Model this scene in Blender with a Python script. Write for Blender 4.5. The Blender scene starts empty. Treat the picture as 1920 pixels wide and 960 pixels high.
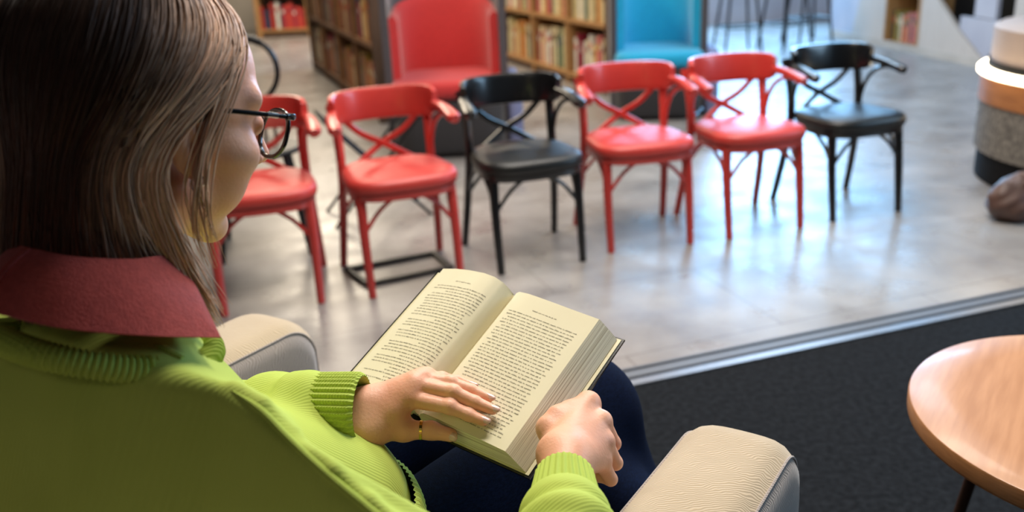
import bpy, math, random
import numpy as np
from math import sin, cos, pi, radians, sqrt
from mathutils import Vector, Matrix
random.seed(7); rng = np.random.default_rng(7)
SC = bpy.context.scene
COL = SC.collection

# ------------------------------------------------------------------ camera
FPX, PITCH, ROLL, CAMH = 1700., radians(19.73), radians(-2.75), 1.32
_c, _s = cos(ROLL), sin(ROLL)
R0 = np.array([1, 0, 0.]); D0 = np.array([0, -sin(PITCH), -cos(PITCH)]); FW = np.array([0, cos(PITCH), -sin(PITCH)])
RX = _c * R0 - _s * D0; DX = _s * R0 + _c * D0; CP = np.array([0, 0, CAMH])
cam = bpy.data.cameras.new('camera'); cam_o = bpy.data.objects.new('camera', cam); COL.objects.link(cam_o)
m = Matrix.Identity(4)
for i in range(3):
    m[i][0] = RX[i]; m[i][1] = -DX[i]; m[i][2] = -FW[i]; m[i][3] = CP[i]
cam_o.matrix_world = m
cam.sensor_fit = 'HORIZONTAL'; cam.sensor_width = 36; cam.lens = 36 * FPX / 1920
cam.clip_start = .02; cam.clip_end = 100
cam.dof.use_dof = True; cam.dof.focus_distance = 1.17
cam.dof.aperture_fstop = cam.lens / 1000 / .0100
SC.camera = cam_o
SC.view_settings.view_transform = 'Standard'; SC.view_settings.look = 'None'
SC.view_settings.gamma = 1; SC.view_settings.exposure = 0.0
try: SC.view_settings.use_curve_mapping = False
except Exception: pass

def at(px, py, z): return CP + z * (FW + (px - 960) / FPX * RX + (py - 480) / FPX * DX)
def fl(px, py, h=0):
    d = FW + (px - 960) / FPX * RX + (py - 480) / FPX * DX
    return CP + d * (h - CAMH) / d[2]

# room axes: the building grid is turned against the camera
GA = radians(19)
E1 = np.array([cos(GA), sin(GA), 0]); E2 = np.array([-sin(GA), cos(GA), 0])

# ------------------------------------------------------------------ world and light
w = bpy.data.worlds.new('world'); SC.world = w; w.use_nodes = True
bg = w.node_tree.nodes['Background']; bg.inputs[0].default_value = (.55, .68, 1, 1); bg.inputs[1].default_value = .3

def area(name, loc, to, sx, sy, power, col, spread=180):
    l = bpy.data.lights.new(name, 'AREA'); l.shape = 'RECTANGLE'; l.size = sx; l.size_y = sy
    l.energy = power; l.color = col; l.spread = radians(spread)
    o = bpy.data.objects.new(name, l); COL.objects.link(o); o.location = loc
    d = Vector(to) - Vector(loc); o.rotation_euler = d.to_track_quat('-Z', 'Y').to_euler()
    return o
# daylight through the tall windows of the far wall and of the right wall
area('window_daylight', (3.4, 12.2, 2.1), (1.2, 3.5, .3), 4.2, 2.3, 640, (.28, .6, 1))
area('window_daylight', (4.7, 3.2, 1.9), (0, 3.4, .5), 3.0, 1.7, 170, (.45, .72, 1))
# unseen ceiling lights added over the reading area, the aisle and the hall
area('unseen_ceiling_light', (.6, 3.9, 3.25), (.6, 3.9, 0), 2.4, 1.0, 120, (1, .93, .87))
area('unseen_ceiling_light', (-1.6, 6.4, 3.25), (-1.6, 6.4, 0), .8, 2.2, 90, (1, .84, .64))
area('unseen_ceiling_light', (2.3, 6.8, 3.25), (2.3, 6.8, 0), 1.2, 2.2, 90, (.62, .8, 1))
area('unseen_ceiling_light', (-2.6, 12.2, 3.25), (-2.6, 12.2, 0), 1.2, 2.5, 200, (1, .86, .66))
area('unseen_ceiling_light', (-.4, 8.6, 3.25), (-.2, 8.6, 0), .6, 2.0, 80, (1, .86, .66))  # added for warm light on the bookcases
area('unseen_ceiling_light', (-1.2, -1.4, 3.25), (-.4, .6, .8), 1.2, .6, 5, (1, .88, .76))  # weak unseen fill added behind the camera, lifts dark hair and sweater back
area('unseen_ceiling_light', (.35, 2.1, 3.25), (.2, 1.4, 0), 1.4, .7, 95, (1, .92, .82))  # unseen, placed to brighten the book and the shoulder tops

# ------------------------------------------------------------------ materials
def lin(c):
    return tuple(((x / 255) / 12.92 if x / 255 <= .04045 else ((x / 255 + .055) / 1.055) ** 2.4) for x in c) + (1,)
MATS = {}
def mat(name, c, rough=.5, c2=None, scale=20, stretch=(1, 1, 1), bump=0, bscale=None, metal=0, sheen=0, sss=0, coat=0, emit=None, spec=.5, detail=4, alpha=None, trans=0):
    if name in MATS: return MATS[name]
    m = bpy.data.materials.new(name); m.use_nodes = True; nt = m.node_tree; b = nt.nodes['Principled BSDF']
    b.inputs['Base Color'].default_value = lin(c); b.inputs['Roughness'].default_value = rough
    b.inputs['Metallic'].default_value = metal; b.inputs['Specular IOR Level'].default_value = spec
    if sheen: b.inputs['Sheen Weight'].default_value = sheen
    if coat: b.inputs['Coat Weight'].default_value = coat; b.inputs['Coat Roughness'].default_value = .12
    if sss: b.inputs['Subsurface Weight'].default_value = sss; b.inputs['Subsurface Radius'].default_value = (.012, .005, .003); b.inputs['Subsurface Scale'].default_value = 1
    if trans: b.inputs['Transmission Weight'].default_value = trans
    if emit: b.inputs['Emission Color'].default_value = lin(emit[0]); b.inputs['Emission Strength'].default_value = emit[1]
    tc = nt.nodes.new('ShaderNodeTexCoord'); mp = nt.nodes.new('ShaderNodeMapping'); mp.inputs['Scale'].default_value = stretch
    nt.links.new(tc.outputs['Object'], mp.inputs[0])
    if c2:
        n = nt.nodes.new('ShaderNodeTexNoise'); n.inputs['Scale'].default_value = scale; n.inputs['Detail'].default_value = detail
        nt.links.new(mp.outputs[0], n.inputs[0])
        r = nt.nodes.new('ShaderNodeValToRGB'); r.color_ramp.elements[0].position = .35; r.color_ramp.elements[1].position = .65
        r.color_ramp.elements[0].color = lin(c); r.color_ramp.elements[1].color = lin(c2)
        nt.links.new(n.outputs[0], r.inputs[0]); nt.links.new(r.outputs[0], b.inputs['Base Color'])
    if bump:
        n = nt.nodes.new('ShaderNodeTexNoise'); n.inputs['Scale'].default_value = bscale or scale; n.inputs['Detail'].default_value = 3
        nt.links.new(mp.outputs[0], n.inputs[0])
        bp = nt.nodes.new('ShaderNodeBump'); bp.inputs['Strength'].default_value = bump; bp.inputs['Distance'].default_value = .004
        nt.links.new(n.outputs[0], bp.inputs['Height']); nt.links.new(bp.outputs[0], b.inputs['Normal'])
    MATS[name] = m; return m

def floor_material():
    m = bpy.data.materials.new('polished_concrete_tile'); m.use_nodes = True; nt = m.node_tree; b = nt.nodes['Principled BSDF']
    tc = nt.nodes.new('ShaderNodeTexCoord'); mp = nt.nodes.new('ShaderNodeMapping'); mp.inputs['Rotation'].default_value = (0, 0, -GA)
    nt.links.new(tc.outputs['Object'], mp.inputs[0])
    n = nt.nodes.new('ShaderNodeTexNoise'); n.inputs['Scale'].default_value = 2.2; n.inputs['Detail'].default_value = 8; n.inputs['Roughness'].default_value = .62
    nt.links.new(mp.outputs[0], n.inputs[0])
    r = nt.nodes.new('ShaderNodeValToRGB'); r.color_ramp.elements[0].position = .32; r.color_ramp.elements[1].position = .7
    r.color_ramp.elements[0].color = lin((118, 112, 108)); r.color_ramp.elements[1].color = lin((164, 159, 154))
    nt.links.new(n.outputs[0], r.inputs[0])
    br = nt.nodes.new('ShaderNodeTexBrick'); br.offset = .5; br.inputs['Scale'].default_value = 1; br.inputs['Brick Width'].default_value = 1.2; br.inputs['Row Height'].default_value = .6
    br.inputs['Mortar Size'].default_value = .004; br.inputs['Mortar Smooth'].default_value = .3
    br.inputs['Color1'].default_value = (1, 1, 1, 1); br.inputs['Color2'].default_value = (.93, .93, .93, 1); br.inputs['Mortar'].default_value = (.62, .6, .58, 1)
    nt.links.new(mp.outputs[0], br.inputs[0])
    mx = nt.nodes.new('ShaderNodeMix'); mx.data_type = 'RGBA'; mx.blend_type = 'MULTIPLY'; mx.inputs[0].default_value = 1
    nt.links.new(r.outputs[0], mx.inputs[6]); nt.links.new(br.outputs[0], mx.inputs[7]); nt.links.new(mx.outputs[2], b.inputs['Base Color'])
    n2 = nt.nodes.new('ShaderNodeTexNoise'); n2.inputs['Scale'].default_value = 5; n2.inputs['Detail'].default_value = 5; nt.links.new(mp.outputs[0], n2.inputs[0])
    mr = nt.nodes.new('ShaderNodeMapRange'); mr.inputs[1].default_value = .3; mr.inputs[2].default_value = .7; mr.inputs[3].default_value = .24; mr.inputs[4].default_value = .42
    nt.links.new(n2.outputs[0], mr.inputs[0]); nt.links.new(mr.outputs[0], b.inputs['Roughness'])
    b.inputs['Specular IOR Level'].default_value = .8
    return m
M_floor = floor_material()
M_carpet = mat('anthracite_carpet', (15, 17, 20), .97, (30, 33, 37), 55, bump=.6, bscale=400, spec=.15)
M_alu = mat('brushed_aluminium', (178, 182, 188), .35, (150, 154, 160), 60, (1, 30, 1), metal=.85)
M_alugrey = mat('dull_metal_track', (120, 123, 128), .5, (104, 107, 112), 60, (1, 30, 1), metal=.5)
M_track = mat('dark_track', (12, 12, 13), .7, (18, 18, 20), 30, spec=.1)
M_wall = mat('warm_white_paint', (196, 188, 178), .8, (184, 176, 166), 3)
M_wallgrey = mat('pale_grey_panel', (190, 190, 200), .6, (178, 178, 190), 3)
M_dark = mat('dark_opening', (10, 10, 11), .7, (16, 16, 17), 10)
M_ceil = mat('ceiling_paint', (64, 62, 60), .9, (58, 56, 54), 3)
M_red = mat('red_lacquered_wood', (190, 58, 50), .33, (178, 52, 46), 8, coat=.3)
M_redseat = mat('red_vinyl', (194, 62, 54), .42, (186, 56, 50), 12, bump=.06, bscale=300)
M_blk = mat('black_lacquered_wood', (10, 11, 13), .3, (15, 16, 18), 8, coat=.4)
M_blkseat = mat('black_vinyl', (24, 25, 24), .42, (18, 19, 19), 12, bump=.06, bscale=300)
M_blkmetal = mat('black_metal', (16, 18, 20), .4, (22, 24, 26), 30, metal=.3)
M_boothgrey = mat('dark_grey_upholstery', (74, 68, 70), .85, (62, 57, 60), 90, sheen=.3, bump=.2, bscale=500)
M_boothbase = mat('charcoal_base', (40, 37, 38), .8, (34, 31, 32), 60, sheen=.2)
M_boothred = mat('red_wool_upholstery', (186, 40, 38), .85, (172, 34, 34), 60, sheen=.25, bump=.2, bscale=500)
M_boothblue = mat('turquoise_wool_upholstery', (0, 158, 196), .85, (0, 146, 186), 60, sheen=.25, bump=.2, bscale=500)
M_oak = mat('oak_shelf_board', (178, 134, 84), .55, (160, 116, 68), 12, (1, 1, 8))
M_oakdark = mat('brown_shelf_side', (92, 66, 46), .6, (76, 54, 38), 12, (1, 1, .3))
M_beech = mat('beech_table_top', (192, 138, 94), .42, (176, 122, 78), 9, (9, .8, 1), coat=.15, detail=6)
M_beechedge = mat('beech_table_edge', (176, 122, 76), .4, (160, 108, 64), 9, (4, 4, 30))
M_brownmetal = mat('brown_leg', (70, 42, 26), .5, (60, 36, 22), 20)
M_skin = mat('skin', (232, 176, 146), .48, (224, 160, 130), 14, sss=.12, bump=.12, bscale=260)
M_lip = mat('lip_skin', (176, 88, 80), .45, (168, 80, 74), 30)
M_eye = mat('eye_white', (228, 224, 220), .2, (220, 214, 210), 20)
M_jeans = mat('navy_denim', (10, 22, 48), .95, (6, 14, 34), 160, (1, 1, 4), bump=.3, bscale=700, spec=.08)
M_collar = mat('brick_red_linen', (172, 66, 60), .85, (154, 54, 50), 220, (1, 1, .2), bump=.4, bscale=700, sheen=.15)
M_cream = mat('book_paper', (232, 225, 196), .75, (228, 220, 190), 10, sheen=.0, spec=.2)
M_ink = mat('printed_ink', (146, 140, 122), .8, (132, 126, 110), 60)
M_blackcover = mat('black_book_cover', (12, 12, 14), .25, (18, 18, 20), 20, coat=.5)
M_coverin = mat('cream_endpaper', (226, 218, 182), .35, (218, 210, 172), 20, coat=.5)
M_glassblk = mat('black_acetate', (12, 12, 13), .22, (16, 16, 18), 20, coat=.4)
M_steel = mat('polished_metal', (205, 208, 212), .18, (190, 194, 200), 30, metal=.95)
M_gold = mat('gold', (222, 186, 96), .2, (212, 176, 84), 30, metal=.95)
M_nail = mat('pearl_nail_varnish', (226, 190, 176), .12, (214, 172, 158), 200, coat=.9, bump=.1, bscale=500)
M_led = mat('led_strip', (255, 246, 225), .4, emit=((255, 236, 200), 9))
M_stone = mat('pebbled_grey_cladding', (120, 114, 106), .8, (74, 70, 66), 45, bump=.8, bscale=45)
M_band = mat('brown_wood_band', (164, 106, 58), .5, (142, 88, 46), 8, (1, 1, 6))
M_drum = mat('taupe_laminate', (170, 150, 136), .6, (160, 140, 126), 4)
M_bag = mat('brown_leather', (92, 66, 56), .5, (70, 48, 40), 14, bump=.5, bscale=30)
M_bluelit = mat('painted_blue_light_on_side', (116, 122, 156), .8, (108, 114, 148), 40)  # blue window light on the booth sides, put into the colour

def wood_lines(name, c1, c2): return mat(name, c1, .5, c2, 9, (9, .8, 1))

def suede(name, c1, c2):
    m = bpy.data.materials.new(name); m.use_nodes = True; nt = m.node_tree; b = nt.nodes['Principled BSDF']
    tc = nt.nodes.new('ShaderNodeTexCoord')
    wv = nt.nodes.new('ShaderNodeTexWave'); wv.inputs['Scale'].default_value = 85; wv.inputs['Distortion'].default_value = 16; wv.inputs['Detail'].default_value = 2; wv.inputs['Detail Scale'].default_value = .35
    mp = nt.nodes.new('ShaderNodeMapping'); mp.inputs['Rotation'].default_value = (.3, .2, .9); nt.links.new(tc.outputs['Object'], mp.inputs[0]); nt.links.new(mp.outputs[0], wv.inputs[0])
    n = nt.nodes.new('ShaderNodeTexNoise'); n.inputs['Scale'].default_value = 7; n.inputs['Detail'].default_value = 5; nt.links.new(tc.outputs['Object'], n.inputs[0])
    mx = nt.nodes.new('ShaderNodeMix'); mx.data_type = 'RGBA'; mx.inputs[6].default_value = lin(c1); mx.inputs[7].default_value = lin(c2); nt.links.new(n.outputs[0], mx.inputs[0])
    mx2 = nt.nodes.new('ShaderNodeMix'); mx2.data_type = 'RGBA'; mx2.blend_type = 'MULTIPLY'; mx2.inputs[0].default_value = .22
    nt.links.new(mx.outputs[2], mx2.inputs[6]); nt.links.new(wv.outputs[0], mx2.inputs[7]); nt.links.new(mx2.outputs[2], b.inputs['Base Color'])
    bp = nt.nodes.new('ShaderNodeBump'); bp.inputs['Strength'].default_value = .35; bp.inputs['Distance'].default_value = .0015; nt.links.new(wv.outputs[0], bp.inputs['Height']); nt.links.new(bp.outputs[0], b.inputs['Normal'])
    b.inputs['Roughness'].default_value = .9; b.inputs['Sheen Weight'].default_value = .35; b.inputs['Specular IOR Level'].default_value = .2
    return m
M_suede = suede('beige_chenille', (206, 186, 156), (190, 168, 136))
M_suede2 = suede('grey_beige_chenille', (186, 172, 160), (168, 156, 150))

def knit(name, c1, c2, freq=560, rows=760, strength=.25):
    m = bpy.data.materials.new(name); m.use_nodes = True; nt = m.node_tree; b = nt.nodes['Principled BSDF']
    tc = nt.nodes.new('ShaderNodeTexCoord')
    def wave(scale, rot, dist):
        mp = nt.nodes.new('ShaderNodeMapping'); mp.inputs['Rotation'].default_value = rot; nt.links.new(tc.outputs['Object'], mp.inputs[0])
        wv = nt.nodes.new('ShaderNodeTexWave'); wv.inputs['Scale'].default_value = scale; wv.inputs['Distortion'].default_value = dist; wv.inputs['Detail'].default_value = 1; nt.links.new(mp.outputs[0], wv.inputs[0]); return wv
    a = wave(freq / 6.28, (.15, 0, radians(32)), .4); c = wave(rows / 6.28, (0, radians(90), .1), .4)
    mul = nt.nodes.new('ShaderNodeMath'); mul.operation = 'MULTIPLY'; nt.links.new(a.outputs[1], mul.inputs[0]); nt.links.new(c.outputs[1], mul.inputs[1])
    n = nt.nodes.new('ShaderNodeTexNoise'); n.inputs['Scale'].default_value = 9; nt.links.new(tc.outputs['Object'], n.inputs[0])
    mx = nt.nodes.new('ShaderNodeMix'); mx.data_type = 'RGBA'; mx.inputs[6].default_value = lin(c1); mx.inputs[7].default_value = lin(c2); nt.links.new(n.outputs[0], mx.inputs[0])
    nt.links.new(mx.outputs[2], b.inputs['Base Color'])
    bp = nt.nodes.new('ShaderNodeBump'); bp.inputs['Strength'].default_value = strength; bp.inputs['Distance'].default_value = .0012; nt.links.new(a.outputs[1], bp.inputs['Height']); nt.links.new(bp.outputs[0], b.inputs['Normal'])
    b.inputs['Roughness'].default_value = .9; b.inputs['Sheen Weight'].default_value = .3; b.inputs['Sheen Tint'].default_value = lin((220, 240, 120)); b.inputs['Specular IOR Level'].default_value = .15
    return m
M_knit = knit('lime_green_knit', (182, 198, 98), (172, 188, 86))
M_rib = knit('lime_green_rib_knit', (178, 196, 94), (166, 184, 82), 900, 1300, .4)

def hair_material():
    m = bpy.data.materials.new('brown_hair_with_highlights'); m.use_nodes = True; nt = m.node_tree; b = nt.nodes['Principled BSDF']
    at_ = nt.nodes.new('ShaderNodeVertexColor'); at_.layer_name = 'tint'
    nt.links.new(at_.outputs[0], b.inputs['Base Color']); b.inputs['Roughness'].default_value = .5; b.inputs['Specular IOR Level'].default_value = .22
    b.inputs['Sheen Weight'].default_value = .1
    return m
M_hair = hair_material()

# ------------------------------------------------------------------ mesh helpers
class MB:
    def __init__(s): s.v = []; s.f = []; s.mi = []
    def add(s, V, F, mi=0):
        o = len(s.v); s.v += [tuple(map(float, p)) for p in V]; s.f += [tuple(i + o for i in f) for f in F]; s.mi += [mi] * len(F); return s
    def box(s, c, size, ax=None, mi=0, bev=0):
        c = np.array(c, float); h = np.array(size, float) / 2
        ax = np.eye(3) if ax is None else np.array(ax, float)
        if not bev:
            V = [c + ax[0] * h[0] * i + ax[1] * h[1] * j + ax[2] * h[2] * k for i in (-1, 1) for j in (-1, 1) for k in (-1, 1)]
            F = [(0, 1, 3, 2), (4, 6, 7, 5), (0, 4, 5, 1), (2, 3, 7, 6), (0, 2, 6, 4), (1, 5, 7, 3)]
            return s.add(V, F, mi)
        # rounded in plan and top/bottom: stacked rings
        b = min(bev, h[0] * .99, h[1] * .99, h[2] * .99); rings = []
        for k, (dz, ins) in enumerate([(-h[2], b), (-h[2] + b * .3, b * .3), (-h[2] + b, 0), (h[2] - b, 0), (h[2] - b * .3, b * .3), (h[2], b)]):
            pts = []
            for qx, qy, a0 in ((1, 1, 0), (-1, 1, 90), (-1, -1, 180), (1, -1, 270)):
                for t in range(5):
                    a = radians(a0 + t * 22.5)
                    pts.append(c + ax[0] * (qx * (h[0] - b) + cos(a) * (b - ins)) + ax[1] * (qy * (h[1] - b) + sin(a) * (b - ins)) + ax[2] * dz)
            rings.append(pts)
        return s.loft(rings, cap=True, mi=mi)
    def loft(s, rings, closed=True, cap=False, mi=0):
        n = len(rings[0]); V = [p for r in rings for p in r]; F = []
        for i in range(len(rings) - 1):
            for j in range(n if closed else n - 1):
                k = (j + 1) % n; F.append((i * n + j, i * n + k, (i + 1) * n + k, (i + 1) * n + j))
        if cap: F.append(tuple(range(n))[::-1]); F.append(tuple((len(rings) - 1) * n + j for j in range(n)))
        return s.add(V, F, mi)
    def tube(s, P, r, n=10, up=(0, 0, 1), flat=1., mi=0, cap=True, rib=0, ribd=0):
        P = np.array(P, float); m_ = len(P); r = np.broadcast_to(np.array(r, float), (m_,)) if np.ndim(r) < 2 else np.array(r)
        T = np.gradient(P, axis=0); T /= np.linalg.norm(T, axis=1)[:, None] + 1e-12
        rings = []; u0 = np.array(up, float)
        u0 = u0 - T[0] * (u0 @ T[0])
        if np.linalg.norm(u0) < 1e-3: u0 = np.cross(T[0], [1, 0, 0])
        for i in range(m_):
            u0 = u0 - T[i] * (u0 @ T[i]); u0 /= np.linalg.norm(u0); v0 = np.cross(T[i], u0)
            ri = r[i]
            rings.append([P[i] + (u0 * cos(a) * flat + v0 * sin(a)) * ri * (1 + ribd * cos(rib * a)) for a in np.linspace(0, 2 * pi, n, endpoint=False)])
        return s.loft(rings, cap=cap, mi=mi)
    def ribbon(s, P, w_, t_, up=(0, 0, 1), side=None, mi=0, n=12, e=.7):
        """sweep a rounded flat section (w_ along side, t_ along up)"""
        P = np.array(P, float); T = np.gradient(P, axis=0); T /= np.linalg.norm(T, axis=1)[:, None]; rings = []
        w_ = np.broadcast_to(w_, (len(P),)); t_ = np.broadcast_to(t_, (len(P),)); up = np.array(up, float)
        for i in range(len(P)):
            U = up - T[i] * (up @ T[i]); U /= np.linalg.norm(U); S = np.cross(T[i], U); ring = []
            for a in np.linspace(0, 2 * pi, n, endpoint=False):
                ca, sa = cos(a), sin(a)
                ring.append(P[i] + S * (abs(ca) ** e) * (1 if ca > 0 else -1) * w_[i] / 2 + U * (abs(sa) ** e) * (1 if sa > 0 else -1) * t_[i] / 2)
            rings.append(ring)
        return s.loft(rings, cap=True, mi=mi)
    def lathe(s, prof, c=(0, 0, 0), n=32, mi=0, cap=True):
        return s.loft([[(c[0] + r * cos(a), c[1] + r * sin(a), c[2] + z) for a in np.linspace(0, 2 * pi, n, endpoint=False)] for r, z in prof], cap=cap, mi=mi)
    def build(s, name, mats, parent=None, smooth=True, sub=0, loc=None, sharp=35):
        me = bpy.data.meshes.new(name); me.from_pydata(s.v, [], s.f); me.update()
        for m_ in (mats if isinstance(mats, (list, tuple)) else [mats]): me.materials.append(m_)
        me.polygons.foreach_set('material_index', s.mi)
        finish(me, smooth, sharp)
        o = bpy.data.objects.new(name, me); COL.objects.link(o)
        if parent: o.parent = parent
        if loc is not None: o.location = loc
        if sub:
            md = o.modifiers.new('sub', 'SUBSURF'); md.levels = sub; md.render_levels = sub
        return o
def finish(me, smooth, sharp=35):
    import bmesh
    b = bmesh.new(); b.from_mesh(me); bmesh.ops.recalc_face_normals(b, faces=b.faces)
    if smooth:
        for f in b.faces: f.smooth = True
        th = radians(sharp)
        for e in b.edges:
            if len(e.link_faces) == 2 and e.calc_face_angle(0) > th: e.smooth = False
    b.to_mesh(me); b.free()

def tag(o, label, cat, group=None, kind=None):
    o['label'] = label; o['category'] = cat
    if group: o['group'] = group
    if kind: o['kind'] = kind
    return o
def thing(name, label, cat, loc=(0, 0, 0), rz=0, group=None):
    o = bpy.data.objects.new(name, None); COL.objects.link(o); o.location = loc; o.rotation_euler = (0, 0, rz); o.empty_display_size = .1
    return tag(o, label, cat, group)
def struct(o): o['kind'] = 'structure'; return o
def copy_tree(o, parent=None):
    c = o.copy(); COL.objects.link(c)
    if parent: c.parent = parent
    for ch in [x for x in bpy.data.objects if x.parent == o]: copy_tree(ch, c)
    return c
def bez(a, b, c, n=9):
    a, b, c = map(lambda q: np.array(q, float), (a, b, c))
    return [a * (1 - t) ** 2 + 2 * b * t * (1 - t) + c * t * t for t in np.linspace(0, 1, n)]
def spline(pts, n=40):
    P = np.array(pts, float); k = len(P); d = np.r_[0, np.cumsum(np.linalg.norm(np.diff(P, axis=0), axis=1))]
    Tn = np.gradient(P, d, axis=0); out = []
    for t in np.linspace(0, d[-1], n):
        i = min(max(np.searchsorted(d, t) - 1, 0), k - 2); h = d[i + 1] - d[i]; u = (t - d[i]) / h
        out.append((2 * u ** 3 - 3 * u ** 2 + 1) * P[i] + (u ** 3 - 2 * u ** 2 + u) * h * Tn[i] + (-2 * u ** 3 + 3 * u ** 2) * P[i + 1] + (u ** 3 - u ** 2) * h * Tn[i + 1])
    return np.array(out)

# ---- signed distance modelling (smooth bodies) ----
def cap(P, a, b, ra, rb):
    a = np.array(a, float); b = np.array(b, float); ab = b - a; t = np.clip(((P - a) @ ab) / (ab @ ab + 1e-12), 0, 1)
    return np.linalg.norm(P - a - t[:, None] * ab, axis=1) - (ra + (rb - ra) * t)
def ell(P, c, r, R=None):
    q = P - np.array(c, float)
    if R is not None: q = q @ np.array(R).T
    r = np.array(r, float); k0 = np.linalg.norm(q / r, axis=1); k1 = np.linalg.norm(q / r ** 2, axis=1)
    return k0 * (k0 - 1) / (k1 + 1e-9)
def smin(a, b, k):
    h = np.clip(.5 + .5 * (b - a) / k, 0, 1); return b * (1 - h) + a * h - k * h * (1 - h)
def smax(a, b, k): return -smin(-a, -b, k)
def chain(P, pts, rs, k=.006):
    d = None
    for i in range(len(pts) - 1):
        c = cap(P, pts[i], pts[i + 1], rs[i], rs[i + 1]); d = c if d is None else smin(d, c, k)
    return d
def mesh_sdf(f, lo, hi, h):
    lo = np.array(lo, float); hi = np.array(hi, float); B = 8
    nb = np.ceil((hi - lo) / (h * B)).astype(int); n = nb * B + 1
    cx = [lo[i] + (np.arange(nb[i]) + .5) * h * B for i in range(3)]
    C = np.stack(np.meshgrid(*cx, indexing='ij'), -1).reshape(-1, 3); dC = f(C).reshape(nb)
    V = np.repeat(np.repeat(np.repeat(dC, B, 0), B, 1), B, 2); V = np.pad(V, ((0, 1), (0, 1), (0, 1)), mode='edge').astype(np.float32)
    near = np.argwhere(np.abs(dC) < h * B * 1.35)
    o = np.arange(B + 1); off = np.stack(np.meshgrid(o, o, o, indexing='ij'), -1).reshape(-1, 3)
    for s_ in range(0, len(near), 120):
        blk = near[s_:s_ + 120]; I = (blk[:, None] * B + off[None]).reshape(-1, 3)
        V[I[:, 0], I[:, 1], I[:, 2]] = f(lo + I * h)
    ins = V < 0; m0 = [x - 1 for x in V.shape]
    sm = np.zeros(m0 + [3], np.float32); cnt = np.zeros(m0, np.float32); quads = []
    idx = np.arange(np.prod(m0)).reshape(m0)
    for ax in range(3):
        sl0 = [slice(None)] * 3; sl1 = [slice(None)] * 3; sl0[ax] = slice(0, -1); sl1[ax] = slice(1, None)
        a = V[tuple(sl0)]; b = V[tuple(sl1)]; E = np.argwhere((a < 0) != (b < 0))
        va = a[E[:, 0], E[:, 1], E[:, 2]]; vb = b[E[:, 0], E[:, 1], E[:, 2]]; t = va / (va - vb)
        p = E.astype(np.float32); p[:, ax] += t
        o1, o2 = [(1, 2), (2, 0), (0, 1)][ax]; cells = []
        for d1, d2 in ((0, 0), (-1, 0), (-1, -1), (0, -1)):
            c = E.copy(); c[:, o1] += d1; c[:, o2] += d2; cells.append(c)
        ok = np.ones(len(E), bool)
        for c in cells: ok &= (c >= 0).all(1) & (c < np.array(m0)).all(1)
        ids = []
        for c in cells:
            c = c[ok]; np.add.at(sm, (c[:, 0], c[:, 1], c[:, 2]), p[ok]); np.add.at(cnt, (c[:, 0], c[:, 1], c[:, 2]), 1); ids.append(idx[c[:, 0], c[:, 1], c[:, 2]])
        q = np.stack(ids, 1); flip = (va[ok] >= 0); q[flip] = q[flip][:, ::-1]; quads.append(q)
    q = np.concatenate(quads); u_, inv = np.unique(q, return_inverse=True); cc = cnt.reshape(-1)[u_]; vv = sm.reshape(-1, 3)[u_] / cc[:, None]
    return lo + vv * h, inv.reshape(q.shape)
def sdf_object(name, mats, parts, parent=None, post=None):
    """parts: list of (verts, quads); joined into one smooth mesh"""
    V = []; Q = []; o = 0
    for v, q in parts: V.append(v); Q.append(q + o); o += len(v)
    V = np.concatenate(V); Q = np.concatenate(Q)
    me = bpy.data.meshes.new(name); me.from_pydata(V.tolist(), [], Q.tolist()); me.update()
    for m_ in (mats if isinstance(mats, (list, tuple)) else [mats]): me.materials.append(m_)
    me.polygons.foreach_set('use_smooth', [True] * len(me.polygons)); me.update()
    ob = bpy.data.objects.new(name, me); COL.objects.link(ob)
    if parent: ob.parent = parent
    return ob

# ------------------------------------------------------------------ the room
TD = np.array([.951, .309, 0]); TN = np.array([-.309, .951, 0]); T0 = np.array([.311, 2.44, 0])   # threshold line between carpet and tiles
def slab(name, quad, z0, z1, m):
    b = MB(); V = [(x, y, z0) for x, y in quad] + [(x, y, z1) for x, y in quad]
    b.add(V, [(3, 2, 1, 0), (4, 5, 6, 7), (0, 1, 5, 4), (1, 2, 6, 5), (2, 3, 7, 6), (3, 0, 4, 7)])
    return struct(b.build(name, m, smooth=False))
def tp(a, b): p = T0 + TD * a + TN * b; return (p[0], p[1])
M_wd = mat('dark_taupe_paint', (70, 64, 58), .9, (62, 56, 52), 3)
slab('floor', [tp(-9, .118), tp(9, .118), tp(9, 17), tp(-9, 17)], -.1, 0, M_floor)
slab('floor', [tp(-6, -5), tp(6, -5), tp(6, 0), tp(-6, 0)], -.1, .0, M_carpet)
for k, (b0, b1, z, m_) in enumerate([(0, .034, .006, M_alu), (.034, .056, -.006, M_track), (.056, .094, .002, M_alugrey), (.094, .108, -.004, M_track), (.108, .118, .002, M_alugrey)]):
    slab('trim_%d' % (k + 1), [tp(-6, b0), tp(6, b0), tp(6, b1), tp(-6, b1)], -.09, z, m_)
def wall(name, p, q, h0, h1, m, th=.12):
    p = np.array(list(p) + [0], float); q = np.array(list(q) + [0], float); d = (q - p); L = np.linalg.norm(d); d /= L; nrm = np.array([-d[1], d[0], 0])
    b = MB(); b.box((p + q) / 2 + [0, 0, (h0 + h1) / 2], (L, th, h1 - h0), [d, nrm, [0, 0, 1]]); return struct(b.build(name, m, smooth=False))
CH = 3.4
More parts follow.
